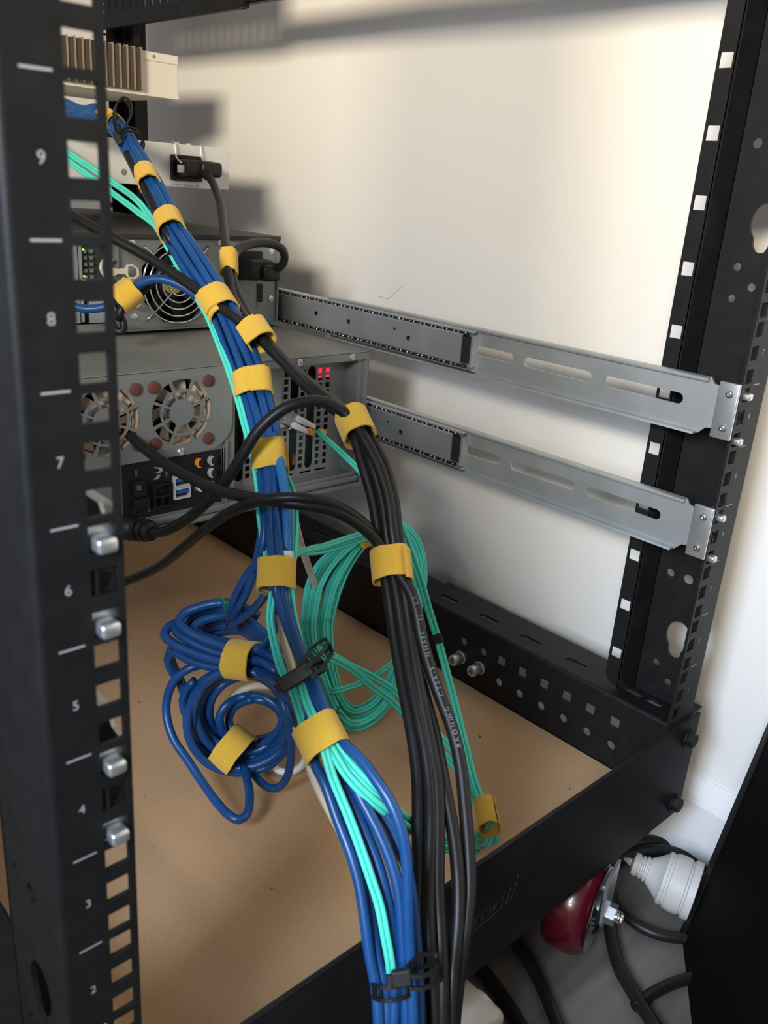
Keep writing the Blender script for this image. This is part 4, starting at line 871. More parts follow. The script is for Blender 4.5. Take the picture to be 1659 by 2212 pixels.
 ('h3', 'fibre_cable', 'aqua fibre cord rising out of the bundle strap to join the stretched pair', 'fibre cable', 'aqua fibre cords along the blue bundle', 'aqua', 2.8, 'zip', [(195.0, 161.2, 138.5), (199.8, 164.6, 139.7), (218.1, 182.2, 133.5), (256.0, 216.5, 115.7), (286.6, 239.7, 102.9)]),
 ('k_1', 'fibre_cable', 'outermost aqua turn of the fibre coil at its left side', 'fibre cable', 'turns of the aqua fibre coil', 'aqua', 2.9, 'zip', [(325.2, 303.3, -7.3), (343.5, 321.6, 21.2), (362.7, 325.9, 40.1), (393.4, 315.1, 56.8), (419.3, 303.0, 68.7), (434.6, 290.2, 71.1), (437.5, 272.7, 59.7), (428.0, 253.0, 36.6), (411.6, 239.3, 12.9), (390.8, 226.2, -13.4), (372.2, 219.4, -32.7), (351.5, 210.9, -54.4), (331.9, 212.6, -67.7), (317.7, 220.7, -72.5), (313.9, 233.9, -66.2), (315.2, 256.1, -49.5), (318.4, 280.9, -29.1), (325.2, 303.3, -7.3), (343.5, 321.6, 21.2)]),
 ('k_2', 'fibre_cable', 'second aqua turn of the fibre coil from the left', 'fibre cable', 'turns of the aqua fibre coil', 'aqua', 2.9, 'zip', [(326.9, 297.7, -4.4), (345.4, 314.4, 23.0), (365.8, 318.8, 42.9), (393.4, 311.3, 59.6), (416.9, 299.5, 69.7), (430.6, 287.1, 71.1), (432.9, 270.2, 59.7), (423.8, 251.4, 37.6), (407.6, 237.7, 14.2), (387.5, 225.1, -10.9), (368.6, 218.0, -30.6), (348.7, 210.2, -51.2), (330.4, 212.3, -63.3), (317.2, 220.2, -67.5), (313.4, 233.3, -61.2), (315.3, 254.7, -44.7), (319.3, 277.4, -25.2), (326.9, 297.7, -4.4), (345.4, 314.4, 23.0)]),
 ('k_3', 'fibre_cable', 'third aqua turn of the fibre coil from the left', 'fibre cable', 'turns of the aqua fibre coil', 'aqua', 2.9, 'zip', [(326.8, 291.3, -3.5), (345.5, 306.8, 22.9), (366.9, 311.1, 43.5), (391.7, 306.6, 60.1), (413.2, 295.1, 68.8), (425.3, 283.0, 69.3), (427.2, 266.6, 57.9), (418.4, 248.6, 36.9), (402.3, 234.8, 13.6), (383.0, 222.9, -10.3), (363.8, 215.6, -30.3), (344.6, 208.3, -49.8), (327.5, 210.7, -60.8), (315.2, 218.4, -64.4), (311.4, 231.4, -58.3), (313.9, 252.1, -41.9), (318.5, 273.0, -23.4), (326.8, 291.3, -3.5), (345.5, 306.8, 22.9)]),
 ('k_4', 'fibre_cable', 'fourth aqua turn of the fibre coil, first past its gap', 'fibre cable', 'turns of the aqua fibre coil', 'aqua', 2.9, 'zip', [(337.3, 294.5, -7.2), (356.5, 308.4, 18.6), (379.7, 312.7, 40.7), (401.1, 311.8, 57.7), (420.3, 300.4, 64.5), (430.7, 288.6, 63.8), (432.0, 272.7, 52.3), (423.6, 255.5, 32.0), (407.6, 241.5, 8.4), (389.0, 230.2, -14.7), (369.1, 222.6, -35.6), (350.6, 216.0, -54.3), (334.6, 219.0, -64.1), (323.5, 226.6, -67.1), (319.5, 239.6, -60.9), (322.6, 259.6, -44.3), (328.1, 278.4, -26.4), (337.3, 294.5, -7.2), (356.5, 308.4, 18.6)]),
 ('k_5', 'fibre_cable', 'fifth aqua turn of the fibre coil past its gap', 'fibre cable', 'turns of the aqua fibre coil', 'aqua', 2.9, 'zip', [(339.9, 289.4, -3.3), (357.0, 301.2, 19.3), (379.9, 307.5, 42.7), (401.5, 306.9, 59.9), (418.1, 296.3, 65.2), (426.5, 284.8, 63.1), (426.6, 269.4, 51.0), (418.8, 253.8, 32.6), (402.5, 240.2, 9.2), (383.9, 229.1, -13.7), (366.5, 222.5, -31.9), (349.3, 218.0, -48.1), (334.1, 220.7, -57.5), (323.8, 227.6, -60.4), (320.5, 239.5, -54.5), (324.1, 256.8, -39.4), (330.2, 273.9, -22.2), (339.9, 289.4, -3.3), (357.0, 301.2, 19.3)]),
 ('k_6', 'fibre_cable', 'innermost aqua turn of the fibre coil', 'fibre cable', 'turns of the aqua fibre coil', 'aqua', 2.9, 'zip', [(347.6, 291.5, -7.1), (363.2, 301.7, 13.1), (386.0, 309.7, 37.9), (407.9, 309.2, 55.5), (422.6, 299.1, 59.6), (429.4, 287.7, 56.2), (428.5, 272.5, 43.5), (421.4, 258.3, 26.6), (404.8, 244.8, 2.9), (385.9, 233.8, -20.1), (370.4, 228.1, -36.3), (354.2, 225.2, -50.8), (339.4, 227.9, -60.1), (329.6, 234.1, -62.9), (326.8, 245.4, -57.1), (330.9, 260.6, -43.0), (337.5, 276.5, -26.2), (347.6, 291.5, -7.1), (363.2, 301.7, 13.1)]),
 ('fq', 'fibre_cable', 'straight aqua fibre cord with a black sleeve running beside the black cords', 'fibre cable', 'aqua fibre cords laid over the board to the small right-hand strap', 'aqua', 3.2, 'zip', [(302.3, 174.7, 150.5), (302.7, 166.0, 140.4), (310.1, 153.2, 109.4), (322.5, 145.8, 69.9), (327.2, 140.6, 51.4), (327.5, 121.1, 14.6), (320.5, 98.8, -12.6), (310.9, 75.0, -36.2), (306.0, 60.4, -47.6), (306.4, 54.7, -57.9), (308.8, 49.0, -67.2), (308.2, 48.1, -75.7), (300.7, 50.6, -79.3), (292.0, 52.8, -74.3)]),
 ('fr1', 'fibre_cable', 'upper aqua fibre cord crossing the bare board from the black tie behind the cords', 'fibre cable', 'aqua fibre cords laid over the board to the small right-hand strap', 'aqua', 3.1, 'zip', [(199.6, 130.3, 87.8), (242.6, 166.8, 52.3), (280.9, 187.2, 20.1), (309.6, 192.3, -2.1), (329.5, 186.5, -19.0), (335.9, 180.4, -27.3), (342.9, 157.5, -41.2), (342.9, 136.8, -46.5), (332.1, 104.4, -48.8), (306.9, 63.8, -48.1), (306.4, 57.3, -58.4), (303.8, 55.0, -64.9), (291.6, 55.1, -64.7)]),
 ('fr2', 'fibre_cable', 'lower aqua fibre cord crossing the bare board from the black tie behind the cords', 'fibre cable', 'aqua fibre cords laid over the board to the small right-hand strap', 'aqua', 3.1, 'zip', [(205.6, 134.8, 79.1), (250.1, 169.8, 43.6), (285.8, 186.1, 12.9), (305.0, 186.7, -7.3), (323.2, 179.1, -25.0), (331.4, 170.7, -37.3), (336.8, 147.9, -47.9), (334.8, 126.9, -52.2), (324.2, 95.3, -52.4), (306.8, 65.7, -50.2), (307.3, 54.3, -59.8), (307.0, 50.6, -64.8), (302.2, 50.4, -74.0), (293.1, 52.7, -72.3)]),
 ('fr3', 'fibre_cable', 'aqua fibre cord bridging the inside of the fibre coil', 'fibre cable', 'aqua fibre cords laid over the board to the small right-hand strap', 'aqua', 2.9, 'zip', [(310.0, 242.5, -42.4), (320.1, 238.8, -42.0), (335.8, 238.0, -42.7), (355.0, 238.9, -42.4), (372.8, 241.3, -41.7), (395.1, 246.4, -38.9)]),
 ('lc', 'fibre_cable', 'aqua duplex fibre cord plugged into the grey server with white boots and orange rings', 'fibre cable', None, 'aqua', 2.6, 'zip', [(341.3, 315.3, 172.9), (338.1, 302.2, 170.4), (333.4, 285.3, 169.2), (325.4, 257.5, 166.6), (314.9, 229.8, 165.4), (306.2, 205.9, 160.6), (299.5, 190.9, 147.7)]),
 ('kA', 'power_cable', 'black power cord coming diagonally from behind the near left post past the fan guard', 'power cable', 'black power cords of the main black bundle', 'cord', 8.2, 'round', [(79.8, 579.1, 313.6), (145.8, 525.1, 331.6), (189.8, 489.1, 343.6), (198.1, 464.8, 335.4), (213.2, 431.5, 322.6), (229.9, 402.6, 309.8), (243.7, 369.4, 294.7), (253.4, 337.6, 280.1), (259.7, 314.8, 271.2), (265.0, 300.0, 264.1), (266.9, 280.5, 253.2), (269.7, 255.8, 239.4), (271.7, 229.9, 227.9), (270.4, 204.2, 221.8), (266.7, 187.8, 217.8), (261.3, 167.4, 197.1), (257.9, 150.6, 175.8), (254.0, 140.1, 159.7), (249.4, 127.2, 137.6), (245.3, 116.9, 124.5), (237.9, 101.4, 104.0), (228.5, 82.8, 84.9), (217.7, 62.5, 68.6), (208.7, 46.0, 54.4), (201.7, 35.2, 43.7), (185.7, 15.8, 22.1), (167.3, -5.0, -0.7), (155.2, -19.9, -17.5), (149.5, -28.7, -33.6), (143.3, -39.5, -60.1), (145.3, -44.5, -123.0), (148.3, -57.5, -172.0), (155.3, -89.5, -184.5), (169.3, -159.5, -185.0)]),
 ('kB', 'power_cable', 'black power cord hanging from the white switch through the small upper strap', 'power cable', 'black power cords of the main black bundle', 'cord', 8.2, 'round', [(390.2, 574.4, 375.8), (389.1, 562.1, 370.0), (381.8, 542.1, 360.9), (365.0, 506.6, 347.2), (339.9, 463.0, 330.8), (311.3, 414.4, 312.9), (298.8, 392.9, 299.8), (289.7, 373.3, 285.2), (279.0, 343.6, 274.0), (271.1, 315.6, 265.5), (268.9, 299.3, 258.6), (270.4, 277.5, 248.2), (273.0, 251.4, 237.2), (273.5, 222.6, 228.6), (270.6, 195.9, 223.4), (267.6, 180.9, 217.7), (263.3, 160.3, 198.7), (259.9, 143.7, 177.5), (255.6, 133.6, 161.6), (250.6, 121.0, 139.6), (246.8, 110.6, 126.6), (239.6, 95.0, 106.3), (230.1, 76.6, 87.4), (220.0, 56.9, 70.7), (212.8, 42.4, 58.1), (205.4, 29.6, 45.4), (194.2, 14.9, 30.6), (175.1, -4.6, 6.3), (162.1, -19.8, -10.1), (155.2, -32.7, -30.7), (148.9, -44.6, -59.6), (150.9, -49.6, -122.8), (153.9, -62.6, -172.0), (160.9, -94.6, -184.5), (186.9, -164.6, -185.0)]),
 ('kC', 'power_cable', 'black power cord looping back over its own plug at the black-lidded server', 'power cable', 'black power cords of the main black bundle', 'cord', 8.2, 'round', [(402.4, 468.8, 292.9), (404.3, 460.7, 295.1), (403.2, 453.4, 302.0), (399.3, 448.6, 308.6), (389.1, 441.0, 314.8), (373.6, 439.0, 319.0), (350.4, 431.7, 319.0), (325.4, 419.0, 313.7), (310.4, 404.8, 304.2), (300.6, 385.6, 289.1), (292.4, 362.1, 277.2), (281.9, 329.4, 266.4), (277.2, 305.3, 257.1), (277.0, 278.4, 245.0), (278.3, 250.9, 234.7), (278.9, 225.2, 226.4), (276.3, 198.3, 221.5), (275.2, 180.3, 213.5), (274.4, 160.5, 196.9), (270.8, 143.9, 175.4), (264.4, 131.5, 157.0), (261.9, 120.1, 136.0), (257.8, 110.7, 121.8), (244.8, 88.1, 94.1), (233.6, 65.1, 74.8), (225.9, 47.1, 60.0), (217.1, 30.5, 46.2), (211.1, 19.7, 37.3), (202.7, 3.3, 21.5), (191.5, -13.3, 3.0), (180.9, -24.5, -12.6), (167.5, -35.8, -30.8), (156.9, -46.9, -60.4), (158.9, -51.9, -123.2), (161.9, -64.9, -172.0), (168.9, -96.9, -184.5), (176.9, -166.9, -185.0)]),
 ('kD', 'power_cable', 'black power cord with a round plug, arching in front of the blue bundle', 'power cable', 'black power cords of the main black bundle', 'cord', 8.2, 'round', [(183.3, 328.5, 109.0), (186.6, 314.7, 111.4), (189.8, 281.8, 131.7), (193.6, 255.8, 154.7), (195.9, 237.2, 174.6), (200.3, 225.2, 194.2), (208.9, 216.2, 215.8), (220.5, 208.8, 229.0), (233.2, 202.6, 235.1), (248.6, 196.6, 235.1), (259.3, 189.0, 229.0), (264.2, 180.3, 221.6), (264.0, 170.7, 214.1), (263.8, 153.2, 197.3), (261.2, 138.7, 178.9), (256.2, 127.7, 160.1), (253.0, 115.9, 139.9), (250.0, 106.4, 127.4), (242.7, 90.9, 107.2), (232.9, 72.8, 88.3), (223.8, 54.5, 70.5), (215.8, 38.3, 55.8), (207.9, 24.8, 43.8), (193.6, 7.3, 23.6), (180.4, -7.3, 5.2), (167.9, -24.3, -16.4), (160.9, -33.8, -27.8), (151.3, -46.8, -59.3), (153.3, -51.8, -122.7), (156.3, -64.8, -172.0), (163.3, -96.8, -184.5), (183.3, -166.8, -185.0)]),
 ('k5', 'power_cable', 'black power cord sagging from behind the near left post under the port panel', 'power cable', 'black power cords of the main black bundle', 'cord', 8.2, 'round', [(81.6, 492.1, 180.2), (135.6, 456.1, 192.2), (171.6, 432.1, 200.2), (176.4, 408.5, 198.3), (181.8, 379.5, 192.8), (183.8, 349.9, 179.8), (186.3, 294.9, 170.2), (189.7, 237.5, 169.4), (190.1, 193.4, 176.8), (202.7, 164.6, 179.5), (221.9, 149.8, 175.5), (239.3, 138.5, 163.5), (249.2, 127.3, 149.1), (249.5, 111.9, 137.2), (250.0, 101.4, 129.4), (248.0, 91.5, 118.2), (244.4, 81.5, 103.7), (240.9, 68.8, 89.8), (238.2, 55.3, 76.0), (235.6, 43.4, 65.5), (232.0, 32.8, 55.6), (227.3, 23.2, 45.5), (217.8, 8.8, 28.7), (207.9, -5.1, 12.2), (197.2, -17.6, -3.3), (184.3, -27.8, -18.3), (170.9, -37.1, -38.3), (159.9, -46.9, -66.3), (161.9, -51.9, -126.2), (164.9, -64.9, -172.0), (171.9, -96.9, -184.5), (203.9, -166.9, -185.0)]),
 ('kF', 'power_cable', 'black power cord rising from behind the near left post above the bare board', 'power cable', 'black power cords of the main black bundle', 'cord', 7.4, 'round', [(66.0, 417.4, 21.9), (126.0, 393.4, 33.9), (166.0, 377.4, 41.9), (176.9, 352.5, 57.3), (183.6, 314.2, 82.2), (184.6, 276.7, 112.1), (183.6, 246.0, 137.1), (184.5, 212.1, 162.4), (189.9, 182.7, 178.9), (202.3, 164.3, 183.8), (219.5, 152.0, 180.8), (236.0, 142.3, 170.2), (248.1, 135.0, 156.0), (254.6, 128.3, 138.2), (252.9, 118.7, 116.5), (245.7, 102.2, 94.3), (230.0, 75.5, 70.8), (219.4, 54.8, 51.5), (208.9, 36.0, 32.9), (195.9, 19.0, 16.1), (178.0, 0.3, -4.8), (165.7, -14.9, -22.7), (150.1, -37.9, -67.2), (152.1, -42.9, -126.6), (155.1, -55.9, -172.0), (162.1, -87.9, -184.5), (176.1, -157.9, -185.0)]),
 ('kG', 'power_cable', 'thin black cord running beside the blue cables through the two upper bundle straps', 'power cable', 'black power cords of the main black bundle', 'cord', 7.0, 'round', [(251.0, 473.0, 386.9), (249.3, 447.2, 365.7), (248.9, 427.0, 349.1), (247.0, 407.8, 331.5), (249.5, 398.6, 321.4), (253.8, 410.9, 307.4), (248.7, 418.3, 294.8), (237.0, 420.7, 283.4), (224.0, 419.6, 274.1), (212.0, 416.0, 267.6), (210.6, 418.8, 259.0)]),
 ('kH', 'power_cable', 'small black cord loop hanging under the yellow strap by the near left post', 'power cable', None, 'cord', 6.5, 'round', [(208.7, 429.6, 276.2), (211.5, 424.7, 266.3), (215.0, 418.8, 255.8), (213.8, 419.3, 248.9), (210.1, 423.3, 249.6), (208.4, 429.1, 257.5)]),
 ('w1', 'network_cable', 'cream network cable dropping beside the blue bundle behind the aqua coil', 'cable', 'cream and white network cables', 'cream', 6.5, 'round', [(247.0, 231.5, 156.3), (264.4, 246.3, 131.3), (293.1, 273.2, 93.7), (329.1, 303.5, 47.5), (354.1, 317.1, 6.0), (366.2, 320.1, -22.7)]),
 ('w2', 'network_cable', 'cream network cable passing through the lower strap and down to its left', 'cable', 'cream and white network cables', 'cream', 5.6, 'round', [(193.5, 166.6, 103.2), (189.2, 155.0, 87.2), (181.3, 136.3, 79.4), (167.6, 110.8, 76.3), (153.1, 86.9, 74.9), (144.0, 72.7, 70.6), (141.4, 65.4, 63.2), (141.2, 57.7, 53.9), (142.3, 48.4, 43.7), (143.8, 38.5, 33.3), (144.1, 26.6, 22.4), (143.5, 15.4, 11.2)]),
 ('w3', 'network_cable', 'cream network cable glimpsed between the blue cables of the bottom fan', 'cable', 'cream and white network cables', 'cream', 4.2, 'round', [(154.8, 52.0, 68.3), (155.6, 38.1, 60.4), (156.7, 27.7, 53.7), (155.9, 18.8, 46.6), (154.1, 8.3, 37.5), (151.9, -1.1, 26.7), (148.3, -9.3, 15.7), (144.4, -16.6, 2.9), (140.2, -24.3, -13.9)]),
 ('w4', 'network_cable', 'cream network cable curved inside the top of the lower ring coil', 'cable', 'cream and white network cables', 'cream', 6.5, 'round', [(208.6, 245.9, -13.7), (211.9, 243.2, -6.8), (219.3, 236.2, -0.9), (226.5, 227.7, 2.0), (231.4, 217.2, 2.5), (236.2, 207.0, -2.5)]),
 ('w5', 'network_cable', 'white network cable peeking out below the right of the lower ring coil', 'cable', 'cream and white network cables', 'white', 6.0, 'round', [(225.7, 219.0, -62.0), (229.0, 209.4, -68.5), (235.3, 200.6, -67.9), (241.7, 194.8, -61.2), (245.6, 193.2, -51.3)])]
STRAPS = [
 ('yellow strap on the blue bundle highest up, beside the near left post', (256.9, 511.6, 412.2), (0.045, -0.95, -0.309), (0.624, -0.215, 0.752), 6.81, 8, 17, 1.05, 0, 0.9, 0),
 ('yellow strap on the blue bundle in front of the white switch', (255.5, 448.1, 367.6), (-0.245, -0.854, -0.458), (0.74, -0.47, 0.48), 8.1, 9, 20, 0.66, 2, 0.9, 0),
 ('yellow strap on the blue bundle above the fan of the black-lidded server', (253.2, 409.1, 334.2), (-0.265, -0.842, -0.47), (0.745, -0.488, 0.455), 10.18, 10, 20, 0.56, 2, 0.9, 0),
 ('yellow strap crossing the blue bundle at the lower right of the fan guard', (258.8, 344.1, 280.1), (-0.02, -0.829, -0.558), (0.717, -0.401, 0.57), 12.07, 10, 20, 1.66, -5, 0.9, 0),
 ('yellow strap on the blue bundle in front of the grey server lid edge', (247.0, 278.6, 229.5), (-0.282, -0.617, -0.734), (0.754, -0.616, 0.228), 13.22, 10, 20, 0.7, 2, 0.9, 0),
 ('yellow double-layered strap on the blue bundle beside the fibre plug', (225.9, 227.0, 191.1), (-0.27, -0.52, -0.811), (0.748, -0.643, 0.163), 10.87, 10, 21, 4.36, 4, 1.6, 0),
 ('yellow strap on the blue bundle above the upper blue coil', (186.9, 162.2, 133.8), (-0.383, -0.495, -0.78), (0.733, -0.677, 0.07), 10.92, 10, 20, 3.23, 1, 1.0, 2.0),
 ('yellow strap gathering blue and aqua cables together, lowest on that bundle', (142.6, 57.2, 86.8), (-0.064, -0.831, -0.552), (0.724, -0.42, 0.547), 11.41, 11, 19, 2.62, 3, 0.9, 0),
 ('small yellow strap on the black cords just below the white switch, by the looped plug', (306.4, 403.2, 305.1), (-0.3, -0.494, -0.816), (0.743, -0.658, 0.125), 6.78, 7, 20, 1.22, 0, 0.9, 0),
 ('yellow strap with a frayed end where the black cords meet below the black-lidded server', (264.9, 299.8, 263.4), (-0.089, -0.868, -0.489), (0.716, -0.397, 0.574), 9.95, 9, 20, 1.05, 3, 1.3, 1.5),
 ('yellow strap on the black cords in front of the lower slide rail', (268.6, 185.1, 218.9), (-0.201, -0.799, -0.567), (0.748, -0.499, 0.438), 10.37, 11, 20, 3.49, 0, 0.9, 0),
 ('yellow strap on the black cords beside the aqua coil', (251.7, 122.4, 138.4), (-0.332, -0.576, -0.747), (0.748, -0.643, 0.163), 11.81, 12, 21, -0.03, 3, 1.0, 1.2),
 ('yellow strap at the end of the blue arch next to the near left post', (217.8, 415.5, 277.5), (-0.774, 0.178, -0.608), (0.351, -0.678, -0.646), 8.68, 9, 19, 2.09, 2, 1.0, 2.5),
 ('yellow strap around the upper blue coil, lying sideways', (194.8, 209.6, 45.2), (0.423, -0.895, 0.143), (0.234, 0.26, 0.937), 12.22, 14, 21, 1.75, 2, 1.2, 0),
 ('yellow strap on the lower left of the ring coil, touching the board', (197.5, 226.1, -43.9), (0.398, -0.814, -0.423), (0.574, -0.138, 0.807), 15.96, 17, 19, 3.49, -4, 1.0, 2.0),
 ('small yellow strap on the aqua cords at the near edge of the board', (304.4, 55.8, -50.9), (-0.577, -0.764, -0.29), (0.75, -0.636, 0.182), 6.13, 9, 22, 5.24, 1, 1.6, 0.3),
 ('yellow strap mostly hidden behind the black cords at the top of the aqua coil', (399.3, 305.6, 62.6), (0.73, -0.436, 0.526), (-0.2, 0.599, 0.775), 7.5, 7, 16, 1.57, 0, 0.9, 0)]
TIES = [
 ('black releasable cable tie with an upright loop on the top of the blue bundle', [(266.68, 477.46, 401.95), (263.75, 476.65, 404.25), (260.35, 476.43, 405.68), (256.88, 476.84, 406.05), (253.76, 477.81, 405.33), (251.37, 479.24, 403.61), (249.99, 480.96, 401.08), (249.79, 482.74, 398.07), (250.8, 484.39, 394.92), (252.89, 485.7, 392.02), (255.81, 486.51, 389.72), (259.21, 486.73, 388.3), (262.68, 486.33, 387.93), (265.8, 485.35, 388.64), (268.19, 483.92, 390.37), (269.57, 482.21, 392.89), (269.77, 480.42, 395.91), (268.77, 478.77, 399.06), (266.68, 477.46, 401.95)], [(250.21, 487.32, 401.55), (250.8, 493.31, 414.15), (253.67, 495.7, 424.1), (259.85, 495.8, 430.11), (265.6, 494.79, 427.49), (265.03, 490.99, 419.13), (258.79, 488.7, 408.79), (251.93, 487.56, 399.52)], (-0.15, -0.85, -0.5), (-0.21, -1.08, 0.39), (248.64, 482.09, 397.16), (9, 6, 5), (0.2, -0.6, -0.78)),
 ('black releasable cable tie with a ladder loop between the blue and aqua bundles', [(170.88, 91.84, 106.18), (167.42, 89.63, 107.99), (163.5, 88.2, 108.93), (159.59, 87.73, 108.9), (156.17, 88.28, 107.89), (153.64, 89.77, 106.04), (152.31, 92.03, 103.56), (152.34, 94.79, 100.75), (153.74, 97.72, 97.95), (156.32, 100.45, 95.51), (159.78, 102.66, 93.7), (163.7, 104.09, 92.76), (167.61, 104.56, 92.79), (171.04, 104.02, 93.79), (173.57, 102.52, 95.65), (174.89, 100.26, 98.13), (174.86, 97.5, 100.94), (173.47, 94.58, 103.73), (170.88, 91.84, 106.18)], [(153.35, 91.37, 106.83), (162.79, 95.7, 109.91), (171.45, 97.93, 113.21), (175.71, 95.46, 116.42), (172.25, 88.38, 119.24), (164.83, 82.35, 119.55), (156.93, 80.86, 116.22), (151.0, 82.47, 111.09)], (0.09, -0.71, -0.7), (0.2, -0.6, -0.77), (148.67, 89.65, 106.24), (22, 9, 8), (0.72, -0.41, 0.56)),
 ('black releasable cable tie with a coiled tail at the foot of the blue cables', [(137.13, -32.57, -15.53), (133.87, -34.81, -13.39), (130.03, -35.94, -11.73), (126.08, -35.84, -10.73), (122.49, -34.5, -10.52), (119.7, -32.1, -11.13), (118.04, -28.92, -12.48), (117.7, -25.35, -14.42), (118.74, -21.81, -16.69), (121.03, -18.74, -19.04), (124.29, -16.5, -21.18), (128.12, -15.37, -22.85), (132.07, -15.47, -23.85), (135.66, -16.81, -24.05), (138.46, -19.21, -23.45), (140.12, -22.39, -22.09), (140.45, -25.96, -20.16), (139.41, -29.5, -17.88), (137.13, -32.57, -15.53)], [(126.64, -36.84, -0.43), (134.14, -34.9, 0.15), (142.71, -35.04, -1.25), (148.45, -38.51, -2.92), (146.06, -44.31, -1.37), (136.98, -48.2, 2.79), (128.94, -46.19, 3.06), (125.06, -41.6, 1.79)], (-0.23, -0.48, -0.85), (-0.1, -0.38, -0.92), (123.56, -37.05, 1.98), (10, 8, 6), (0.75, -0.62, 0.21))]
TWISTS = [('thin green twist wire on top of the upper blue coil', [[(192.42, 243.8, 77.86), (193.6, 241.9, 82.14), (195.36, 237.16, 82.05), (196.09, 234.53, 78.36), (200.21, 231.53, 74.58), (205.13, 228.44, 72.12)], [(195.86, 236.7, 82.1), (194.45, 235.71, 77.57), (195.15, 234.24, 70.32)], [(194.27, 237.92, 78.62), (196.61, 234.13, 81.42), (197.83, 232.26, 77.27), (194.69, 234.84, 76.34)]]), ('thin dark green twist wire at the bottom of the aqua coil', [[(298.49, 229.75, -51.14), (299.41, 224.64, -50.65), (303.54, 223.11, -45.87), (307.41, 226.7, -43.2)], [(297.77, 226.18, -53.62), (300.03, 221.74, -49.34), (304.37, 219.3, -51.64)]])]
FLOORC = [
 ('thick black cable running from the castor wheel down the bare floor', 11, [(450.6, 18.3, -184.5), (424.7, 3.1, -184.5), (407.1, -10.4, -184.5), (388.2, -29.7, -184.5), (375.6, -51.8, -184.5), (360.1, -83.8, -184.5)]),
 ('black cable curving from the castor to the leaning black panel', 9, [(451.7, 22.2, -185.5), (442.1, 5.1, -185.5), (438.2, -12.8, -185.5), (443.0, -30.9, -185.5), (460.1, -50.8, -185.5), (491.6, -71.4, -185.5)]),
 ('short black cable branching right at the bottom of the floor', 9, [(367.6, -57.0, -185.5), (383.7, -58.3, -185.5), (403.2, -62.6, -185.5), (428.4, -72.3, -185.5), (462.4, -86.0, -185.5)]),
 ('black cable lying along the skirting behind the white plug, front one', 12, [(442.1, 41.5, -184.0), (474.0, 39.7, -184.0), (506.2, 33.5, -184.0), (533.2, 18.3, -184.0), (546.5, -7.4, -184.0), (551.4, -45.5, -184.0)]),
 ('black cable lying along the skirting behind the white plug, rear one', 11, [(463.8, 42.7, -184.5), (502.3, 43.4, -184.5), (534.4, 33.6, -184.5), (551.8, 12.0, -184.5), (559.3, -14.5, -184.5), (567.2, -46.6, -184.5)]),
 ('black cable on the shaded floor between the cross bar and the castor', 10, [(353.5, 61.0, -185.0), (343.5, 34.7, -185.0), (330.6, 6.9, -185.0), (319.3, -12.8, -185.0), (303.9, -36.8, -185.0)]),
 ('black cable on the shaded floor beside the cream adapter', 10, [(304.5, 53.1, -185.0), (301.9, 33.0, -185.0), (296.0, 11.4, -185.0), (291.3, -2.3, -185.0), (284.4, -20.7, -185.0)])]
PLUGD = [(180.43, 336.71, 108.01), (183.28, 328.5, 109.0)]
LCAX = [(339.03, 351.16, 174.66), (341.99, 313.48, 170.76)]
BOOT = [(198.31, 166.53, 146.39), (195.55, 162.87, 137.05)]
RELB = [(389.92, 593.56, 380.42), (389.96, 568.74, 372.88)]
RELC = [(399.66, 485.31, 293.78), (404.48, 465.45, 293.26)]
TEXTFRAC = 0.6077
SLEEVE = [(326.84, 141.85, 54.64), (326.92, 138.35, 48.06)]

CAMW = V((-0.62, -0.60, 0.50)).normalized()
def cable_mesh(bm, pts, d, kind):
    path = crom(pts, 5.0)
    if kind == 'zip':
        m = len(path); pa = []; pb = []
        for i in range(m):
            t = (path[min(i + 1, m - 1)] - path[max(i - 1, 0)]).normalized()
            s = t.cross(CAMW).normalized() * (d * 0.47)
            pa.append(path[i] + s); pb.append(path[i] - s)
        tube(bm, pa, d / 2, 8); tube(bm, pb, d / 2, 8)
    else:
        tube(bm, path, d / 2, 12)
    return path
PATH = {}
OBJ = {}
for key, name, label, cat, group, m, d, kind, pts in CABLES:
    bm = NB()
    PATH[key] = cable_mesh(bm, pts, d, kind)
    OBJ[key] = tag(obj(name, bm, M[m], smooth='all'), label, cat, group)

# printed lettering on the right-hand power cord
def cable_text(key, s, frac, size, r, nrm):
    path = PATH[key]
    L = [0.0]
    for a, c in zip(path, path[1:]): L.append(L[-1] + (c - a).length)
    start = L[-1] * frac
    def at(x):
        x = min(max(x, 0), L[-1] - 0.01)
        i = max(k for k in range(len(L)) if L[k] <= x)
        i = min(i, len(path) - 2)
        f = (x - L[i]) / max(L[i + 1] - L[i], 1e-6)
        return path[i].lerp(path[i + 1], f), (path[i + 1] - path[i]).normalized()
    def warp(x, y):
        p, t = at(start - x)
        n = (V(nrm) - t * V(nrm).dot(t)).normalized()
        w = n.cross(-t)
        a = (y - size * 0.35) / r
        return p + (n * math.cos(a) + w * math.sin(a)) * (r + 0.12)
    bt = NB()
    text(bt, s, None or (0, 0, 0), (1, 0, 0), (0, 1, 0), size, warp=warp, space=1.45)
    obj('printed_text', bt, M['ink3'], OBJ[key], label='small grey printed lettering', recalc=False)
cable_text('k5', 'BAOHING   CTSA-3   NI4886   ((   L7', TEXTFRAC, 4.0, 4.1, (-0.35, -0.66, 0.60))

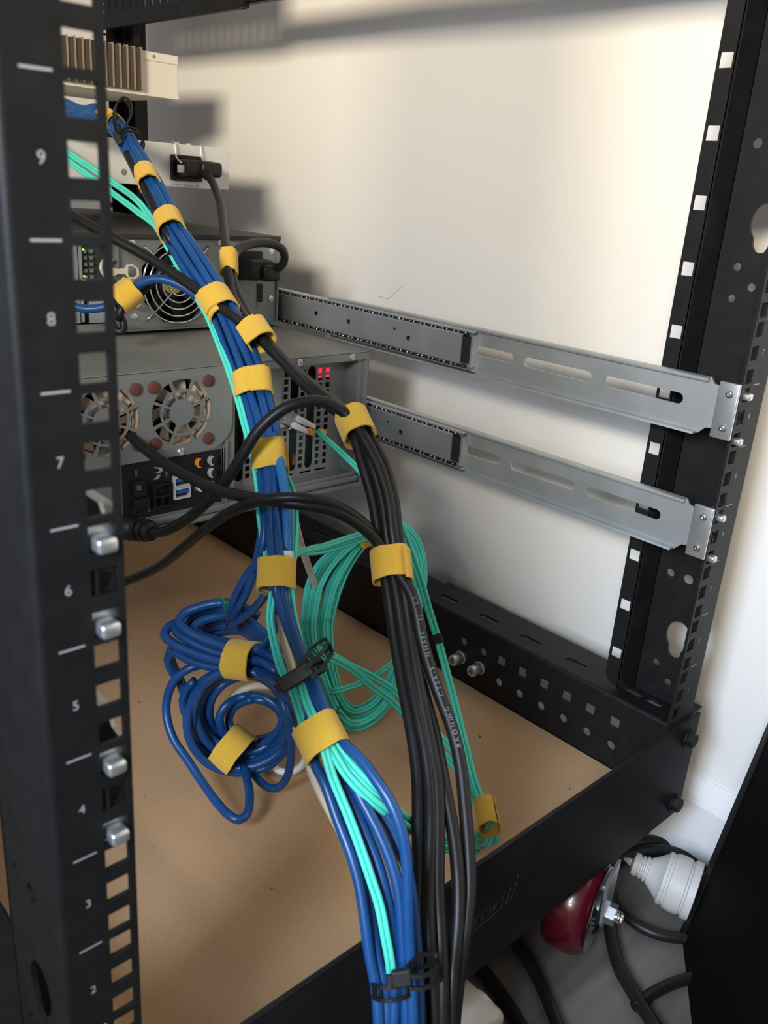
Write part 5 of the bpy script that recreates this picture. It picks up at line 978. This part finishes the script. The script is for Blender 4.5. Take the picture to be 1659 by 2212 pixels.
# cable ends that belong to their cables
def plug_on(key, boxes, mats, name):
    for bx, mt, nm in boxes:
        bm = NB(); bx(bm); obj(nm, bm, M[mt], OBJ[key], smooth=True)
def relief(bm, p, q):
    lathe(bm, [(-4, 6.8), (3, 6.8), (3.4, 5.6), (5, 5.6), (5.4, 6.4), (8, 6.2), (8.4, 5.2), (10, 5.2), (10.4, 5.8), (13, 5.4), (13.4, 4.8), ((V(q) - V(p)).length + 2, 4.5)], p, V(q) - V(p), 18)
plug_on('kB', [(lambda bm: (box(bm, 372.5, 404, 578, 603.6, 370.5, 387.5, 2.5, 3), box(bm, 386, 411, 573, 592, 372, 387, 4, 3)), 'cord', 'plug'),
               (lambda bm: relief(bm, RELB[0], RELB[1]), 'cord', 'strain_relief'),
               (lambda bm: box(bm, 365, 372.4, 586, 587, 374.5, 382), 'white', 'cord_tag')], None, 'plug')
plug_on('kC', [(lambda bm: (box(bm, 376, 404, 470, 496, 280.5, 300, 3, 3), box(bm, 388, 409, 464, 484, 280, 296, 4, 3)), 'cord', 'plug'),
               (lambda bm: relief(bm, RELC[0], RELC[1]), 'cord', 'strain_relief')], None, 'plug')
plug_on('lb', [(lambda bm: lathe(bm, [(0, 4.0), (2, 4.4), (11, 4.4), (12, 4.0)], BOOT[0], V(BOOT[1]) - V(BOOT[0]), 16), 'white', 'boot')], None, 'boot')
P0 = V(PLUGD[0]); P1 = V(PLUGD[1]); dirp = (P1 - P0).normalized()
plug_on('kD', [(lambda bm: lathe(bm, [(-26, 9), (-24, 10.5), (-6, 10.5), (-4, 9), (-2, 8.6), (-1.6, 10), (2, 10), (2.4, 8), (4, 8), (4.4, 9.4), (8, 9.2), (8.4, 7.4), (10, 7.4), (10.4, 8.6), (14, 8), (15, 5)], P0, dirp, 22), 'cord', 'plug')], None, 'plug')
# duplex fibre plug at the grey server
E0, E1 = [V(p) for p in LCAX]
dl = (E1 - E0).normalized(); sd = dl.cross(CAMW).normalized()
lc = OBJ['lc']
for s in (-1, 1):
    bm = NB(); lathe(bm, [(6, 3.3), (9, 3.1), (27, 2.2), (28.5, 2.0)], E0 + sd * (3.4 * s), dl, 16); obj('boot', bm, M['white'], lc, smooth=True, label='white strain relief boot')
R3 = Matrix((dl, sd, dl.cross(sd))).transposed()
bm = NB(); box(bm, 0, 7, -6.4, 6.4, -4.4, 4.4, 1, 2)
for v in bm.verts: v.co = E0 + R3 @ v.co
obj('clip_body', bm, M['lid'], lc)
bm = NB()
for s in (-1, 1): box(bm, -14, 2, -3.4 + s * 3.4 - 2.6 + 3.4, 3.4 + s * 3.4 - 0.8 - 3.4 + 0.0 + 2.0, -3, 3, 0.5, 1)
box(bm, -6, 1, -7.4, 7.4, -5.4, -3.6); box(bm, -6, 1, -7.4, 7.4, 3.6, 5.4); box(bm, -6, -4, -7.4, 7.4, -5.4, 5.4)
for v in bm.verts: v.co = E0 + R3 @ v.co
obj('transceiver_latch', bm, M['chrome'], lc)
for hh, s in ((28, 1), (41, -1)):
    bm = NB(); lathe(bm, [(0, 2.6), (5, 2.6)], E0 + dl * hh * 0.93 + sd * (2.2 * s), dl, 14); obj('ring_marker', bm, M['orange'], lc, smooth=True, label='orange marker ring')
# black sleeve on the straight aqua cord
bm = NB(); c0, c1 = V(SLEEVE[0]), V(SLEEVE[1])
ax_ = (c1 - c0).normalized(); s_ = ax_.cross(CAMW).normalized(); n_ = s_.cross(ax_)
prism(bm, rrect(-3.9, 3.9, -2.4, 2.4, 2, 4), [], c0, s_, n_, ax_, (c1 - c0).length)
obj('sleeve', bm, M['blackplastic'], OBJ['fq'], smooth=True, label='short black sleeve')

# ------------------------------------------------------------------ hook-and-loop straps
def strap(label, c, ax, lat, ra, rb, w, th0, skew, ov, flare):
    c, ax, lat = V(c), V(ax).normalized(), V(lat)
    lat = (lat - ax * lat.dot(ax)).normalized()
    dep = ax.cross(lat)
    if dep.dot(CAMW) < 0: dep = -dep
    bm = NB()
    n = 64
    tot = 2 * PI + ov
    th = 1.3
    rows = []
    rnd = random.Random(label)
    ph = rnd.random() * 6
    for i in range(n + 1):
        f = i / n
        a = th0 + tot * f
        g = max(0.0, (f * tot - 2 * PI + 0.9) / (ov + 0.9))
        lift = 1.7 * min(1, g * 1.6) + flare * max(0, (f - 0.93) / 0.07) ** 1.6
        ca, sa = math.cos(a), math.sin(a)
        # rounded-box like cross-section
        k = (abs(ca) ** 2.4 + abs(sa) ** 2.4) ** (-1 / 2.4)
        wob = 0.35 * math.sin(3 * a + ph)
        cen = c + ax * (skew * (f - 0.5))
        row = []
        for hw, rr in ((-w / 2, 0), (w / 2, 0), (w / 2, th), (-w / 2, th)):
            e = lift + rr + wob
            ww = hw + 0.25 * math.sin(5 * a + hw + ph)
            row.append(bm.verts.new(cen + ax * ww + lat * (ca * k * (ra + e)) + dep * (sa * k * (rb + e))))
        rows.append(row)
    for a_, b_ in zip(rows, rows[1:]):
        for j in range(4): bm.faces.new((a_[j], a_[(j + 1) % 4], b_[(j + 1) % 4], b_[j]))
    bm.faces.new(rows[0][::-1]); bm.faces.new(rows[-1])
    return tag(obj('cable_strap', bm, M['felt'], smooth=True), label, 'cable strap', 'yellow hook-and-loop cable straps')
for s in STRAPS: strap(*s)

# ------------------------------------------------------------------ releasable black ties and green twist wires
def ladder(bm, pts, wdir, w, t, pitch):
    path = crom(pts, 2.0)
    m = len(path)
    wd = V(wdir).normalized()
    L = [0.0]
    for a, c in zip(path, path[1:]): L.append(L[-1] + (c - a).length)
    fr = []
    for i in range(m):
        tg = (path[min(i + 1, m - 1)] - path[max(i - 1, 0)]).normalized()
        ww = (wd - tg * wd.dot(tg)).normalized(); nn = tg.cross(ww)
        fr.append((path[i], ww, nn))
    rail = w * 0.24
    for lo, hi in ((-w / 2, -w / 2 + rail), (w / 2 - rail, w / 2)):
        rows = [[bm.verts.new(p + ww * a + nn * c) for a, c in ((lo, -t / 2), (hi, -t / 2), (hi, t / 2), (lo, t / 2))] for p, ww, nn in fr]
        for a_, b_ in zip(rows, rows[1:]):
            for j in range(4): bm.faces.new((a_[j], a_[(j + 1) % 4], b_[(j + 1) % 4], b_[j]))
        bm.faces.new(rows[0][::-1]); bm.faces.new(rows[-1])
    x = 0.0
    while x < L[-1]:
        i = max(k for k in range(m) if L[k] <= x)
        p, ww, nn = fr[i]
        tg = nn.cross(ww)
        q = [bm.verts.new(p + tg * a + ww * b_ + nn * c) for a in (-pitch * .19, pitch * .19) for b_ in (-w / 2 + rail, w / 2 - rail) for c in (-t / 2, t / 2)]
        for f in ((0, 1, 3, 2), (4, 6, 7, 5), (0, 4, 5, 1), (2, 3, 7, 6)): bm.faces.new([q[j] for j in f])
        x += pitch
for label, band, loop, wb, wl, head, hsz, hax in TIES:
    t = thing('cable_tie', label, 'cable tie', head)
    bm = NB(); ladder(bm, [V(p) for p in band], wb, 8, 1.2, 5.0); obj('tie_band', bm, M['blackplastic'], t)
    bm = NB(); ladder(bm, [V(p) for p in loop], wl, 8, 1.3, 5.0); obj('tail_loop', bm, M['blackplastic'], t)
    bm = NB()
    a_ = V(hax).normalized(); s_ = a_.cross(CAMW).normalized(); n_ = a_.cross(s_)
    R3 = Matrix((a_, s_, n_)).transposed()
    box(bm, -hsz[0] / 2, hsz[0] / 2, -hsz[1] / 2, hsz[1] / 2, -hsz[2] / 2, hsz[2] / 2, 1.0, 2)
    box(bm, -hsz[0] / 2 - 3, -hsz[0] / 2 + 2, -hsz[1] * .3, hsz[1] * .3, -1, 1.5, 0.4, 1)
    for v in bm.verts: v.co = V(head) + R3 @ v.co
    obj('tie_head', bm, M['blackplastic'], t)
for label, pts in TWISTS:
    bm = NB()
    for p in pts: tube(bm, crom(p, 2), 0.7, 6)
    tag(obj('twist_tie', bm, M['green'], smooth='all'), label, 'twist tie')

# ------------------------------------------------------------------ unseen slab on legs, added to block the key light from the low wall
t = thing('shade_slab', 'added shade slab on four black legs, out of view left of the rack', 'shade_slab', (-850, -300, -190))
bm = NB(); box(bm, -1120, -700, -1000, 420, 602, 632, 2, 2); obj('slab_top', bm, M['skirting'], t)
for x in (-1080, -740):
    for y in (-960, 380):
        bm = NB(); box(bm, x - 20, x + 20, y - 20, y + 20, -190, 602, 2, 1); obj('leg', bm, M['blackp'], t)
# ------------------------------------------------------------------ on the floor and beside the rack
# panel leaning on the wall
K = V((467, -40, -189.8)); e1 = V((78, 0, 172)).normalized(); e2 = V((-75, -51, 0)).normalized()
nrm = e1.cross(e2).normalized()
bm = NB(); prism(bm, [(0, 0), (0, 330), (209, 330), (209, 0)], [], K, e1, e2, nrm * (1 if nrm.z < 0 else -1), 14)
pan = tag(obj('side_panel', bm, M['blackp']), 'large black panel leaning against the white wall at the right', 'panel')
bm = NB(); prism(bm, [(0, 0), (209, 0), (209, 11), (0, 11)], [], K, e1, e2, nrm * (-1 if nrm.z < 0 else 1), 0.8)
obj('edge_trim', bm, M['black'], pan)
# white rubber plug
pt, pe = V((471, 14, -160)), V((487, -33, -164))
t = thing('power_plug', 'white ribbed plug lying on the floor beside the black panel', 'plug', (478, -10, -189))
bm = NB()
lathe(bm, [(-2, 2), (0, 9.5), (2, 10), (4, 10), (4.6, 8.6), (6, 8.6), (6.6, 10.2), (8, 10.2), (8.5, 9.2), (9.5, 9.2), (10, 11), (11.5, 11), (12, 10.2), (13, 10.2), (13.6, 12), (15, 12.2), (24, 19.5), (26, 22.6), (28.6, 23), (29.2, 22), (31, 22.4), (31.6, 23.6), (38, 24.4), (44, 24), (45, 22.6), (46, 22.6), (47, 24.8), (53, 25), (54, 20)], pt, pe - pt, 40)
obj('plug_body', bm, M['plugw'], t, smooth=True)
bm = NB(); lathe(bm, [(-9, 0.8), (-6, 2.4), (-2, 3.5)], pt, pe - pt, 14); obj('nozzle', bm, M['plugw'], t, smooth=True)
# cream adapter partly under the rack
t = thing('power_adapter', 'cream plastic adapter with a round side disc under the near cross bar', 'adapter', (240, 20, -190))
bm = NB(); box(bm, 212, 262, -16, 60, -189.8, -147, 7, 4); obj('adapter_body', bm, M['creamplug'], t, smooth=True)
bm = NB()
lathe(bm, [(-4, 13), (2, 13.4), (4, 13), (5.2, 11.5), (5.6, 5)], (258, 4, -160), (0.97, 0.0, 0.22), 32); obj('round_disc', bm, M['creamplug'], t, smooth=True)
t = thing('plastic_lid', 'white rimmed round plastic lid at the bottom edge below the cream adapter', 'lid', (232, -30, -190))
bm = NB(); lathe(bm, [(0, 14), (46, 15), (47.5, 16), (49, 17), (50, 16), (50, 14), (48, 13.4), (47, 6)], (236, -37, -189.8), (0, 0, 1), 36)
obj('lid_rim', bm, M['bluish'], t, smooth=True)
for label, d, pts in FLOORC:
    bm = NB(); tube(bm, crom(pts, 6), d / 2, 14)
    tag(obj('floor_cable', bm, M['cord'], smooth='all'), label, 'cable')
